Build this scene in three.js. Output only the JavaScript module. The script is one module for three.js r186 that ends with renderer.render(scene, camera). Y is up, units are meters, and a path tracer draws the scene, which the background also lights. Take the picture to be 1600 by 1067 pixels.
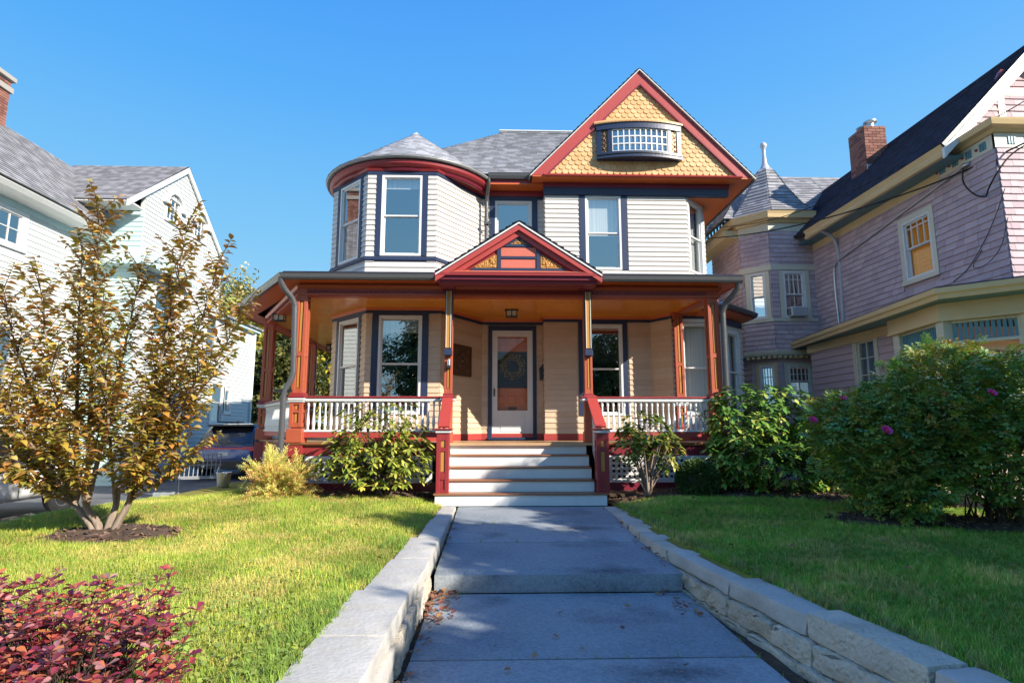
import * as THREE from 'three';
import { mergeGeometries, toCreasedNormals } from 'three/addons/utils/BufferGeometryUtils.js';
import { RoundedBoxGeometry } from 'three/addons/geometries/RoundedBoxGeometry.js';
import { FontLoader } from 'three/addons/loaders/FontLoader.js';
import { TextGeometry } from 'three/addons/geometries/TextGeometry.js';

// ------------------------------------------------------------------ camera, sky, sun, exposure
const scene = new THREE.Scene();
const camera = new THREE.PerspectiveCamera(60.87, 1600 / 1067, 0.05, 600);
camera.position.set(0, 1.7, 0);
{
  const P = THREE.MathUtils.degToRad(8.5), Y = THREE.MathUtils.degToRad(1.747);
  camera.lookAt(Math.sin(Y) * Math.cos(P), 1.7 + Math.sin(P), -Math.cos(Y) * Math.cos(P));
}
const SUN_AZ = THREE.MathUtils.degToRad(52), SUN_EL = THREE.MathUtils.degToRad(29.5);
const sunDir = new THREE.Vector3(Math.sin(SUN_AZ) * Math.cos(SUN_EL), Math.sin(SUN_EL), Math.cos(SUN_AZ) * Math.cos(SUN_EL));
const EXPOSURE = 2.05, SKY_GAIN = 0.56;
{
  const W = 512, H = 256, data = new Float32Array(W * H * 4);
  const stops = [[0, .36, .63, .82], [8, .30, .60, .82], [18, .185, .50, .82], [30, .085, .375, .83], [42, .04, .27, .80], [60, .03, .21, .70], [90, .025, .17, .60]];
  for (let r = 0; r < H; r++) {
    const el = ((r + .5) / H - .5) * Math.PI, deg = el * 180 / Math.PI;
    for (let c = 0; c < W; c++) {
      const az = ((c + .5) / W - .5) * 2 * Math.PI, x = Math.cos(az) * Math.cos(el), z = Math.sin(az) * Math.cos(el), y = Math.sin(el);
      let col;
      if (deg <= 0) col = [.20, .21, .20];
      else {
        let i = 0; while (i < stops.length - 2 && stops[i + 1][0] < deg) i++;
        const a = stops[i], b = stops[i + 1], t = (deg - a[0]) / (b[0] - a[0]);
        col = [1, 2, 3].map((k) => a[k] + (b[k] - a[k]) * t);
        const ang = Math.acos(Math.min(1, x * sunDir.x + y * sunDir.y + z * sunDir.z)), halo = .2 * Math.exp(-ang / .35);
        const side = Math.pow((1 + Math.cos(ang)) / 2, 1.5); col = [col[0] + halo * 1.05 + side * .06, col[1] + halo * .95 + side * .06, col[2] + halo * .8 + side * .04];
      }
      const o = (r * W + c) * 4;
      for (let k = 0; k < 3; k++) data[o + k] = col[k] * SKY_GAIN;
      data[o + 3] = 1;
    }
  }
  const t = new THREE.DataTexture(data, W, H, THREE.RGBAFormat, THREE.FloatType);
  t.mapping = THREE.EquirectangularReflectionMapping; t.magFilter = THREE.LinearFilter; t.needsUpdate = true;
  scene.background = t; scene.environment = t;
}
const sun = new THREE.DirectionalLight(new THREE.Color(1, .925, .80), 4.3);
sun.position.copy(sunDir).multiplyScalar(60).add(new THREE.Vector3(0, 0, -10)); sun.target.position.set(0, 0, -10);
sun.castShadow = true; sun.shadow.mapSize.set(4096, 4096); sun.shadow.radius = 1;
Object.assign(sun.shadow.camera, { left: -35, right: 35, top: 35, bottom: -35, near: 1, far: 140 });
scene.add(sun, sun.target);
const renderer = new THREE.WebGLRenderer({ antialias: true });
renderer.toneMapping = THREE.LinearToneMapping;
renderer.toneMappingExposure = EXPOSURE;
renderer.shadowMap.enabled = true;

// ------------------------------------------------------------------ random, noise, textures
function RNG(s) { let a = s >>> 0; return () => { a = (a + 0x6d2b79f5) | 0; let t = Math.imul(a ^ (a >>> 15), 1 | a); t = (t + Math.imul(t ^ (t >>> 7), 61 | t)) ^ t; return ((t ^ (t >>> 14)) >>> 0) / 4294967296; }; }
const R0 = RNG(7);
const rr = (a, b, r = R0) => a + (b - a) * r();
const hash = (x, y, s) => { let h = Math.imul(x, 374761393) + Math.imul(y, 668265263) + Math.imul(s, 974634777) | 0; h = Math.imul(h ^ (h >>> 13), 1274126177); return ((h ^ (h >>> 16)) >>> 0) / 4294967296; };
function vn(x, y, p, s) { // tiling value noise, period p
  const xi = Math.floor(x), yi = Math.floor(y), fx = x - xi, fy = y - yi, u = fx * fx * (3 - 2 * fx), v = fy * fy * (3 - 2 * fy), m = (a) => ((a % p) + p) % p;
  const a = hash(m(xi), m(yi), s), b = hash(m(xi + 1), m(yi), s), c = hash(m(xi), m(yi + 1), s), d = hash(m(xi + 1), m(yi + 1), s);
  return a + (b - a) * u + (c - a) * v + (a - b - c + d) * u * v;
}
function fbm(u, v, p, oct, s) { let t = 0, a = .5, n = 0; for (let i = 0; i < oct; i++) { t += a * vn(u * p, v * p, p, s + i); n += a; a *= .5; p *= 2; } return t / n; }
const n3 = (x, y, z) => vn(x + 31.7, y + z * 1.37, 512, 3) * .5 + vn(z + 77.1, y * 1.1 - x * .7, 512, 5) * .5;
function tex(n, fn, rep = 1) {
  const d = new Uint8Array(n * n * 4);
  for (let y = 0; y < n; y++) for (let x = 0; x < n; x++) { const v = fn((x + .5) / n, (y + .5) / n, x, y), o = (y * n + x) * 4; for (let k = 0; k < 3; k++) d[o + k] = Math.max(0, Math.min(255, Math.round(255 * (v.length ? v[k] : v)))); d[o + 3] = 255; }
  const t = new THREE.DataTexture(d, n, n); t.wrapS = t.wrapT = THREE.RepeatWrapping; t.magFilter = THREE.LinearFilter; t.minFilter = THREE.LinearMipmapLinearFilter; t.generateMipmaps = true; t.needsUpdate = true;
  t.repeat.set(rep, rep); return t;
}
const T = {
  paint: tex(256, (u, v) => .86 + .14 * fbm(u, v, 4, 5, 11) - .10 * Math.max(0, fbm(u, v * .25, 16, 3, 15) - .62) * 2, .6),
  paintBump: tex(256, (u, v) => fbm(u * 1, v, 24, 3, 21), .8),
  wood: tex(512, (u, v) => { const g = fbm(u, v, 3, 3, 31), s = fbm(u * 1, v * .1, 64, 3, 33), k = .62 + .38 * (.55 * s + .45 * g); return [k, k * (.93 + .07 * g), k * (.85 + .12 * g)]; }, 1),
  concrete: tex(512, (u, v) => { const b = fbm(u, v, 3, 4, 41), s = fbm(u, v, 90, 2, 43), d = fbm(u, v, 220, 1, 45); const st = Math.max(0, fbm(u, v, 5, 4, 46) - .52) * 1.1, k = .62 + .42 * b + .26 * (s - .5) + .3 * (d - .5) - st; return [k * (1 + .1 * (b - .5)), k, k * (1.02 - .12 * (b - .5))]; }, .5),
  concreteBump: tex(512, (u, v) => .6 * fbm(u, v, 110, 3, 47) + .4 * fbm(u, v, 9, 3, 48), .5),
  stone: tex(512, (u, v) => { const b = fbm(u, v, 4, 5, 51), s = fbm(u, v, 60, 3, 53), w = fbm(u, v, 7, 3, 55); const k = .62 + .38 * b + .14 * (s - .5), y = Math.max(0, w - .5) * 1.3; return [k, k * (1 - .07 * y), k * (1 - .26 * y)]; }, .8),
  stoneBump: tex(512, (u, v) => .55 * fbm(u, v, 14, 5, 57) + .45 * fbm(u, v, 60, 3, 58), .8),
  roof: tex(512, (u, v, x, y) => { // one tile = 2.2 m; tabs .137 m high with random widths
    const row = Math.floor(v * 16), c = u * 11 + hash(row, 3, 61) * 11, i = Math.floor(c), t = hash(((i % 11) + 11) % 11, row, 62); const k = .56 + .55 * t * t + .22 * (fbm(u, v, 128, 2, 63) - .5) + .05 * fbm(u, v, 3, 3, 65); return [k, k * (.985 + .03 * hash(i, row, 66)), k * (.97 + .06 * hash(i, row, 64))]; }, 1 / 2.2),
  bark: tex(256, (u, v) => .5 + .5 * fbm(u, v * .3, 20, 4, 71), 2),
  soil: tex(256, (u, v) => { const k = .4 + .7 * fbm(u, v, 24, 4, 81) * fbm(u, v, 5, 3, 83) * 1.6; return [k, k * .9, k * .8]; }, 1),
  lawn: tex(512, (u, v) => { const a = fbm(u, v, 5, 4, 91), s = fbm(u, v, 120, 2, 93), y = fbm(u, v, 9, 3, 95); const k = .55 + .3 * a + .4 * (s - .5); return [k * (.85 + .5 * y), k, k * (.5 + .3 * y)]; }, .25),
  fold: tex(256, (u, v) => .91 + .09 * Math.sin(u * 2 * Math.PI * 12 + 3 * Math.sin(u * 2 * Math.PI * 2)), 1),  // soft stripes paint fold shading onto flat curtain sheets
};
const C3 = (r, g, b) => new THREE.Color(r, g, b);
const MS = (c, o = {}) => new THREE.MeshStandardMaterial({ color: c.isColor ? c : C3(...c), roughness: .6, ...o });
const paint = (r, g, b, o = {}) => MS([r, g, b], { roughness: .42, map: T.paint, bumpMap: T.paintBump, bumpScale: .0012, ...o });
const M = {
  siding: paint(.63, .585, .545), sidingB: paint(.60, .555, .515), sidingC: paint(.66, .615, .575), tan: paint(.65, .48, .33), tanB: paint(.62, .45, .30), tanC: paint(.67, .51, .36),  // tan trio: same siding, porch shade and orange bounce put into its colour
  red: paint(.30, .030, .034), brick: paint(.42, .058, .050), maroon: paint(.21, .018, .040), orange: paint(.62, .135, .026),
  pink: paint(.58, .15, .10), navy: paint(.024, .036, .085), gold: paint(.72, .43, .19), goldB: paint(.68, .39, .165), goldC: paint(.76, .475, .225), post: paint(.44, .095, .045), rust: paint(.46, .085, .03),
  ochre: paint(.50, .235, .05), white: paint(.78, .77, .75), offwhite: paint(.66, .66, .66), black: paint(.022, .022, .024, { roughness: .35 }),
  gutter: paint(.085, .085, .09, { roughness: .3 }), lip: paint(.30, .30, .30),
  ceil: MS([.95, .38, .045], { roughness: .22, map: T.wood, bumpMap: T.wood, bumpScale: .001 }),
  tread: MS([.34, .14, .06], { roughness: .4, map: T.wood }), deck: MS([.56, .37, .21], { roughness: .45, map: T.wood }),
  door: MS([.80, .24, .07], { roughness: .3, map: T.wood }),
  roof: MS([.42, .42, .45], { roughness: .92, map: T.roof }), roofDark: MS([.036, .046, .095], { roughness: .92, map: T.roof }), roofPale: MS([.37, .36, .38], { roughness: .92, map: T.roof }),
  concrete: MS([.345, .38, .40], { roughness: .85, map: T.concrete, bumpMap: T.concreteBump, bumpScale: .004 }),
  concreteB: MS([.31, .345, .365], { roughness: .85, map: T.concrete, bumpMap: T.concreteBump, bumpScale: .004 }),
  stone: MS([.70, .61, .48], { roughness: .9, map: T.stone, bumpMap: T.stoneBump, bumpScale: .035 }),
  stoneB: MS([.62, .52, .39], { roughness: .9, map: T.stone, bumpMap: T.stoneBump, bumpScale: .035 }),
  cope: MS([.60, .57, .52], { roughness: .85, map: T.stone, bumpMap: T.stoneBump, bumpScale: .007 }),
  copeB: MS([.57, .53, .47], { roughness: .85, map: T.stone, bumpMap: T.stoneBump, bumpScale: .009 }),
  asphalt: MS([.14, .14, .145], { roughness: .9, map: T.concrete, bumpMap: T.concreteBump, bumpScale: .006 }),
  soil: MS([.13, .085, .058], { roughness: 1, map: T.soil, bumpMap: T.soil, bumpScale: .03 }),
  lawn: MS([.27, .26, .04], { roughness: 1, map: T.lawn, bumpMap: T.lawn, bumpScale: .02 }),
  glass: new THREE.MeshPhysicalMaterial({ color: C3(.93, .96, .97), roughness: 0, transmission: 1, thickness: 0, ior: 4.2 }),
  glassWeak: new THREE.MeshPhysicalMaterial({ color: C3(.95, .97, .97), roughness: 0, transmission: 1, thickness: 0, ior: 1.55 }),
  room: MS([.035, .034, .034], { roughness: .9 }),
  sheer: MS([.62, .63, .60], { roughness: .95, map: T.fold }), blind: MS([.74, .73, .70], { roughness: .8, map: T.fold }),
  blue: MS([.06, .16, .36], { roughness: .7 }),
  purple: paint(.56, .415, .44, { roughness: .75 }), purpleB: paint(.50, .365, .395, { roughness: .75 }), purpleC: paint(.60, .455, .475, { roughness: .75 }),
  cream: paint(.76, .55, .29), creamPale: paint(.70, .64, .50), teal: paint(.10, .26, .33), tealPale: paint(.50, .66, .66, { roughness: .7 }), aqua: paint(.64, .67, .66, { roughness: .7 }), aquaB: paint(.60, .635, .63, { roughness: .7 }),
  metal: MS([.55, .56, .58], { roughness: .35, metalness: .9 }), iron: MS([.26, .27, .28], { roughness: .5 }), pipe: paint(.52, .50, .52), dark: MS([.02, .02, .022], { roughness: .5 }), rubber: MS([.018, .018, .018], { roughness: .85 }),
  brickA: MS([.34, .15, .11], { roughness: .9, map: T.stone }), brickB: MS([.22, .09, .07], { roughness: .9, map: T.stone }), mortar: MS([.36, .33, .30], { roughness: 1 }),
  bronze: MS([.16, .09, .05], { roughness: .45, metalness: .6 }),
  bark: MS([.20, .14, .10], { roughness: .95, map: T.bark, bumpMap: T.bark, bumpScale: .01 }), barkPale: MS([.40, .30, .23], { roughness: .9, map: T.bark, bumpMap: T.bark, bumpScale: .006 }),
};

// ------------------------------------------------------------------ objects, geometry helpers
const used = new Map();
function numbered(n) { const k = used.get(n) || 0; used.set(n, k + 1); return k ? n + '_' + String(k).padStart(3, '0') : n; }
const org = new WeakMap();
function thing(name, label, category, pos = [0, 0, 0], group) {
  const g = new THREE.Group(); g.name = numbered(name); g.position.set(...pos); g.userData = { label, category }; if (group) g.userData.group = group;
  scene.add(g); org.set(g, new THREE.Vector3(...pos)); return g;
}
function localThing(name, label, category, pos, turn = 0, group) { const g = thing(name, label, category, pos, group); g.rotation.y = turn; org.set(g, new THREE.Vector3()); return g; }
function nrm(g) {
  if (g.index) g = g.toNonIndexed();
  if (!g.attributes.normal) g.computeVertexNormals();
  for (const k of Object.keys(g.attributes)) if (!['position', 'normal', 'uv', 'color'].includes(k)) g.deleteAttribute(k);
  return g;
}
function boxUV(g) {
  const p = g.attributes.position, n = g.attributes.normal, uv = new Float32Array(p.count * 2);
  for (let i = 0; i < p.count; i++) {
    const ax = Math.abs(n.getX(i)), ay = Math.abs(n.getY(i)), az = Math.abs(n.getZ(i)), x = p.getX(i), y = p.getY(i), z = p.getZ(i);
    if (ay >= ax && ay >= az) { uv[2 * i] = x; uv[2 * i + 1] = z; } else if (ax >= az) { uv[2 * i] = z; uv[2 * i + 1] = y; } else { uv[2 * i] = x; uv[2 * i + 1] = y; }
  }
  g.setAttribute('uv', new THREE.BufferAttribute(uv, 2)); return g;
}
function geo(gs, keepUV) {
  gs = (Array.isArray(gs) ? gs.flat(Infinity) : [gs]).map(nrm);
  if (!keepUV) gs.forEach(boxUV);
  return gs.length === 1 ? gs[0] : mergeGeometries(gs, false);
}
// geometry in the parent's own authored frame (world for things); the mesh's origin goes to the middle of the piece
function add(name, gs, m, parent, o = {}) {
  const g = geo(gs, o.keepUV), x = new THREE.Mesh(g, m); x.name = parent ? name : numbered(name);
  const po = (parent && org.get(parent)) || new THREE.Vector3();
  g.computeBoundingBox(); const c = g.boundingBox.getCenter(new THREE.Vector3());
  g.translate(-c.x, -c.y, -c.z); x.position.copy(c).sub(po); org.set(x, c.clone());
  x.castShadow = x.receiveShadow = true; if (o.stuff) x.userData.kind = 'stuff'; if (o.label) x.userData.label = o.label;
  (parent || scene).add(x); return x;
}
function tag(x, label, category, group) { x.userData.label = label; x.userData.category = category; if (group) x.userData.group = group; return x; }
function struct(name, gs, m, o) { const x = add(name, gs, m, null, o); x.userData.kind = 'structure'; return x; }
function inst(name, g, m, mats, parent, o = {}) { // InstancedMesh in the parent's frame
  const x = new THREE.InstancedMesh(g, m, mats.length); x.name = parent ? name : numbered(name); const c = new THREE.Color();
  const po = (parent && org.get(parent)) || new THREE.Vector3(), t = new THREE.Matrix4().makeTranslation(-po.x, -po.y, -po.z), q = new THREE.Matrix4();
  mats.forEach((a, i) => { x.setMatrixAt(i, q.multiplyMatrices(t, a.m || a)); if (a.c) x.setColorAt(i, c.setRGB(...a.c)); });
  x.userData.kind = 'stuff'; x.castShadow = x.receiveShadow = true; (parent || scene).add(x); return x;
}
const Bx = (x0, x1, y0, y1, z0, z1) => new THREE.BoxGeometry(Math.abs(x1 - x0), Math.abs(y1 - y0), Math.abs(z1 - z0)).translate((x0 + x1) / 2, (y0 + y1) / 2, (z0 + z1) / 2);
const RB = (x0, x1, y0, y1, z0, z1, r = .008) => new RoundedBoxGeometry(Math.abs(x1 - x0), Math.abs(y1 - y0), Math.abs(z1 - z0), 1, r).translate((x0 + x1) / 2, (y0 + y1) / 2, (z0 + z1) / 2);
const V = (a) => new THREE.Vector3(...a);
function bar(a, b, w, h, upv = [0, 1, 0]) { // box from a to b, w across, h along up
  const A = V(a), B = V(b), d = B.clone().sub(A), L = d.length(); d.normalize(); const s = new THREE.Vector3().crossVectors(V(upv), d).normalize(), u = new THREE.Vector3().crossVectors(d, s);
  const m = new THREE.Matrix4().makeBasis(s, u, d); m.setPosition(A.add(B).multiplyScalar(.5)); return new THREE.BoxGeometry(w, h, L).applyMatrix4(m);
}
const cyl = (r0, r1, y0, y1, x = 0, z = 0, n = 12) => new THREE.CylinderGeometry(r1, r0, y1 - y0, n).translate(x, (y0 + y1) / 2, z);
function tube(pts, r, seg = 24, rad = 6) { const c = new THREE.CatmullRomCurve3(pts.map(V), false, 'centripetal'); return new THREE.TubeGeometry(c, seg, r, rad, false); }
function pipe(pts, r, rad = 8, c = .09) { // straight runs with rounded bends
  const q = [pts[0]]; for (let i = 0; i < pts.length - 1; i++) { const a = V(pts[i]), b = V(pts[i + 1]), L = a.distanceTo(b), k = Math.min(c, L * .35) / L; for (const t of i ? [k, k * 1.6] : []) q.push(a.clone().lerp(b, t).toArray()); for (const t of [.5]) q.push(a.clone().lerp(b, t).toArray()); for (const t of i < pts.length - 2 ? [1 - k * 1.6, 1 - k] : [1]) q.push(a.clone().lerp(b, t).toArray()); }
  return tube(q, r, q.length * 5, rad);
}
function tri(list) { const a = []; for (const t of list) for (const p of t) a.push(...p); const g = new THREE.BufferGeometry(); g.setAttribute('position', new THREE.BufferAttribute(new Float32Array(a), 3)); g.computeVertexNormals(); return g; }
const quad = (a, b, c, d) => tri([[a, b, c], [a, c, d]]);
function slab(pts, t) { // convex polygon, counter-clockwise from above/outside, thickness t going inwards
  const P = pts.map(V), n = new THREE.Vector3().crossVectors(P[1].clone().sub(P[0]), P[2].clone().sub(P[0])).normalize().multiplyScalar(-t), Q = P.map((p) => p.clone().add(n)), a = (v) => v.toArray(), l = [];
  for (let i = 1; i < P.length - 1; i++) { l.push([a(P[0]), a(P[i]), a(P[i + 1])], [a(Q[0]), a(Q[i + 1]), a(Q[i])]); }
  for (let i = 0; i < P.length; i++) { const j = (i + 1) % P.length; l.push([a(P[i]), a(Q[i]), a(Q[j])], [a(P[i]), a(Q[j]), a(P[j])]); }
  return tri(l);
}
function ext(pts, depth, holes = [], z0 = 0) {
  const s = new THREE.Shape(pts.map((p) => new THREE.Vector2(...p))); for (const h of holes) s.holes.push(new THREE.Path(h.map((p) => new THREE.Vector2(...p))));
  return new THREE.ExtrudeGeometry(s, { depth, bevelEnabled: false, curveSegments: 8 }).translate(0, 0, z0);
}
const flat = (pts, y, t, holes = []) => ext(pts.map(([x, z]) => [x, -z]), t, holes.map((h) => h.map(([x, z]) => [x, -z]))).rotateX(-Math.PI / 2).translate(0, y - t, 0); // horizontal plate, top at y
function sweep(path, prof, closed = false) { // path: [x,z] from left to right seen from outside; prof: [outwards, y]
  const n = path.length, dirs = [], P = []; for (let i = 0; i < n - 1; i++) { const dx = path[i + 1][0] - path[i][0], dz = path[i + 1][1] - path[i][1], L = Math.hypot(dx, dz); dirs.push([-dz / L, dx / L]); }
  for (let i = 0; i < n; i++) { const a = dirs[Math.max(0, i - 1)], b = dirs[Math.min(n - 2, i)], k = 1 + a[0] * b[0] + a[1] * b[1]; P.push([(a[0] + b[0]) / k, (a[1] + b[1]) / k]); }
  const at = (i, [d, y]) => [path[i][0] + P[i][0] * d, y, path[i][1] + P[i][1] * d], l = [], m = prof.length, last = closed ? m : m - 1;
  for (let i = 0; i < n - 1; i++) for (let j = 0; j < last; j++) { const a = at(i, prof[j]), b = at(i + 1, prof[j]), c = at(i + 1, prof[(j + 1) % m]), d = at(i, prof[(j + 1) % m]); l.push([a, c, b], [a, d, c]); }
  if (closed) for (const i of [0, n - 1]) for (let j = 1; j < m - 1; j++) { const t = [at(i, prof[0]), at(i, prof[j]), at(i, prof[j + 1])]; l.push(i ? t : [t[0], t[2], t[1]]); }
  return tri(l);
}
const rect = (d0, d1, y0, y1) => [[d0, y0], [d0, y1], [d1, y1], [d1, y0]].reverse();
function roofGeo(el, er, rrp, rl, e = .14) { // courses from the eave (left, right) to the ridge (right, left); returns geometries
  const A = V(el), B = V(er), D = V(rl), C = V(rrp), n = new THREE.Vector3().crossVectors(B.clone().sub(A), D.clone().add(C).multiplyScalar(.5).sub(A)).normalize(), L = D.clone().add(C).multiplyScalar(.5).sub(A.clone().add(B).multiplyScalar(.5)).length(), N = Math.max(1, Math.round(L / e)), pos = [], uv = [];
  const up = (v, k) => v.clone().addScaledVector(n, k), u0 = B.clone().sub(A).normalize();
  for (let i = 0; i < N; i++) {
    const a = A.clone().lerp(D, i / N), b = B.clone().lerp(C, i / N), d = A.clone().lerp(D, (i + 1) / N), c = B.clone().lerp(C, (i + 1) / N), v0 = (i + .02) * .1375, v1 = (i + .98) * .1375;
    const q = [up(a, .026), up(b, .026), up(c, .004), up(d, .004)], f = (p, v) => { pos.push(p.x, p.y, p.z); uv.push(u0.dot(p), v); };
    f(q[0], v0); f(q[1], v0); f(q[2], v1); f(q[0], v0); f(q[2], v1); f(q[3], v1);
    f(up(a, 0), v0); f(up(b, 0), v0); f(q[1], v0); f(up(a, 0), v0); f(q[1], v0); f(q[0], v0);
  }
  const g = new THREE.BufferGeometry(); g.setAttribute('position', new THREE.BufferAttribute(new Float32Array(pos), 3)); g.setAttribute('uv', new THREE.BufferAttribute(new Float32Array(uv), 2)); g.computeVertexNormals(); return g;
}
function roofPart(parent, m, planes, t = .07, name = 'roof') { // one part: slabs; its shingle courses a sub-part
  const r = add(name, planes.map((p) => slab(p, t)), M.black, parent);
  add('shingle', planes.map((p) => p.length === 3 ? roofGeo(p[0], p[1], p[2], p[2]) : roofGeo(...p)), m, r, { stuff: true, keepUV: true }); return r;
}
// ---- walls: a frame is the line p0 -> p1 (x,z), left to right as seen from outside
function frame(p0, p1) { const dx = p1[0] - p0[0], dz = p1[1] - p0[1]; return { p0, p1, len: Math.hypot(dx, dz), th: Math.atan2(-dz, dx) }; }
const fpt = (f, u, y, n = 0) => { const c = Math.cos(f.th), s = Math.sin(f.th); return [f.p0[0] + u * c + n * s, y, f.p0[1] - u * s + n * c]; };
function inFrame(x, f, parent) { const po = org.get(parent); x.position.set(f.p0[0] - po.x, -po.y, f.p0[1] - po.z); x.rotation.y = f.th; org.set(x, new THREE.Vector3()); return x; }
function fadd(name, gs, m, f, parent, o = {}) { const x = new THREE.Mesh(geo(gs, o.keepUV), m); x.name = name; x.castShadow = x.receiveShadow = true; if (o.stuff) x.userData.kind = 'stuff'; if (o.label) x.userData.label = o.label; inFrame(x, f, parent); parent.add(x); return x; }
function shareAdd(name, g, m, parent, p, s) { const x = new THREE.Mesh(g, m); x.name = name; x.position.set(...p); if (s) x.scale.set(...s); x.castShadow = x.receiveShadow = true; parent.add(x); return x; }
function spans(u0, u1, v0, v1, ops) { let s = [[u0, u1]]; for (const o of ops) if (o.v0 < v1 - .004 && o.v1 > v0 + .004) s = s.flatMap(([a, b]) => (o.u1 <= a || o.u0 >= b) ? [[a, b]] : [[a, Math.min(b, o.u0)], [Math.max(a, o.u1), b]].filter(([x, y]) => y - x > .01)); return s; }
const boardGeo = new Map();
function board(e, k) { // clapboard of unit length: wedge, thick at the butt
  const key = e + '/' + k; if (boardGeo.has(key)) return boardGeo.get(key);
  const g = nrm(ext([[0, 0], [0, e + .02], [-.005, e + .02], [-.027, .012], [-.027, 0]], 1).rotateY(Math.PI / 2)), p = g.attributes.position, n = p.count;
  const uv = new Float32Array(n * 2); for (let i = 0; i < n; i++) { uv[2 * i] = p.getX(i) * 1.7 + k * .37; uv[2 * i + 1] = p.getY(i) + p.getZ(i) + k * .21; } g.setAttribute('uv', new THREE.BufferAttribute(uv, 2));
  boardGeo.set(key, g); return g;
}
const clapLeft = { house: 296 };
function wall(parent, f, y0, y1, ops = [], o = {}) {
  const e = o.e || .115, m = o.mats || [M.siding, M.sidingB, M.sidingC], rnd = RNG(Math.round((f.p0[0] * 97 + y0 * 13 + f.p1[1] * 31) * 10) >>> 0);
  const holes = ops.map((p) => { const q = p.hole || p, b = Math.max(q.v0, y0 + .002); return [[q.u0, b], [q.u1, b], [q.u1, q.v1], [q.u0, q.v1]]; });
  const w = fadd('wall', o.shape ? ext(o.shape, .12, holes, -.12) : ext([[0, y0], [f.len, y0], [f.len, y1], [0, y1]], .12, holes, -.12), m[0], f, parent);
  const n = Math.round((y1 - y0) / e), ee = (y1 - y0) / n, ex = o.ex ?? .006, list = [];
  for (let i = 0; i < n; i++) { const v = y0 + i * ee; for (const [a, b] of spans(-ex, f.len + ex, v, v + ee, ops)) { const c = o.clip ? o.clip(v, a, b) : [a, b]; if (c && c[1] - c[0] > .02) list.push([v, ...c]); } }
  const rest = [];
  for (const [v, a, b] of list) {
    const k = Math.floor(rnd() * 4), g = board(+ee.toFixed(4), k);
    if (o.budget && clapLeft[o.budget] > 0) { clapLeft[o.budget]--; shareAdd('clapboard', g, m[Math.floor(rnd() * m.length)], w, [a, v + rnd() * .003, rnd() * .0015], [b - a, 1, 1]); }
    else rest.push(g.clone().scale(b - a, 1, 1).translate(a, v, 0));
  }
  if (rest.length) { const x = new THREE.Mesh(mergeGeometries(rest.map(nrm)), m[0]); x.name = 'clapboard'; x.userData.kind = 'stuff'; x.castShadow = x.receiveShadow = true; w.add(x); }
  return w;
}
// window in a frame: r = outer edge of the white frame
function win(parent, f, r, o = {}) {
  const { u0, u1, v0, v1 } = r, fw = o.fw ?? .05, fm = o.frame || M.white, gm = o.glass || M.glass, mv = v0 + (v1 - v0) * (o.meet ?? .5);
  const ring = (a, b, c, d, w, z0, z1) => [Bx(a, b, d - w, d, z0, z1), Bx(a, b, c, c + w, z0, z1), Bx(a, a + w, c + w, d - w, z0, z1), Bx(b - w, b, c + w, d - w, z0, z1)];
  const w = fadd('window', ring(u0, u1, v0, v1, fw, -.07, o.out ?? .026), fm, f, parent, { label: o.label });
  const put = (n, g, m, k) => add(n, g, m, w, k);
  if (o.casing) { const cs = o.cs ?? .1, ct = o.ct ?? .1, cb = o.cb ?? 0, z = o.cz ?? .032, gs = [Bx(u0 - cs, u0 - .001, v0 - cb, v1 + ct, 0, z), Bx(u1 + .001, u1 + cs, v0 - cb, v1 + ct, 0, z)]; if (ct) gs.push(Bx(u0 - .001, u1 + .001, v1 + .001, v1 + ct, 0, z - .002)); if (cb) gs.push(Bx(u0 - cs - .02, u1 + cs + .02, v0 - cb, v0 - .001, .002, z + .025)); put('casing', gs, o.casing); }
  const a = u0 + fw, b = u1 - fw, c = v0 + fw, d = v1 - fw, sw = .03, panes = [];
  if (o.single) { panes.push([a, b, c, d, -.03]); put('sash', ring(a, b, c, d, sw, -.045, -.012), fm); }
  else { put('sash', [...ring(a, b, mv, d, sw, -.045, -.01)], fm); put('sash', [...ring(a, b, c, mv + .02, sw, -.068, -.046)], fm); panes.push([a, b, mv, d, -.028], [a, b, c, mv, -.057]); }
  panes.forEach(([p, q, s, t, z], i) => {
    put('pane', new THREE.PlaneGeometry(q - p - .04, t - s - .04).translate((p + q) / 2, (s + t) / 2, z), gm);
    const gr = o.grid && (o.grid[2] ?? 0) === i ? o.grid : (o.gridAll ? o.gridAll : null);
    if (gr) { for (let k = 1; k < gr[0]; k++) { const x = p + (q - p) * k / gr[0]; put('muntin', Bx(x - .01, x + .01, s + .03, t - .03, z + .001, z + .022), fm); } for (let k = 1; k < gr[1]; k++) { const y = s + (t - s) * (o.gridTop ? 1 - k * o.gridTop : k / gr[1]); put('muntin', Bx(p + .03, q - .03, y - .01, y + .01, z + .002, z + .021), fm); } }
  });
  if (o.curtain) { const [c0, c1] = o.cspan || [0, 1]; put(o.cname || 'curtain', new THREE.PlaneGeometry(b - a + .1, (d - c) * (c1 - c0) + .05, 1, 1).translate((a + b) / 2, c + (d - c) * (c0 + c1) / 2, o.cdepth ?? -.16), o.curtain, { keepUV: true }); }
  return w;
}
const opn = (r, cs = .1, ct = .1, cb = 0) => ({ u0: r.u0 - cs, u1: r.u1 + cs, v0: r.v0 - cb, v1: r.v1 + ct, hole: { u0: r.u0 + .02, u1: r.u1 - .02, v0: r.v0 + .02, v1: r.v1 - .02 } });

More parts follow.
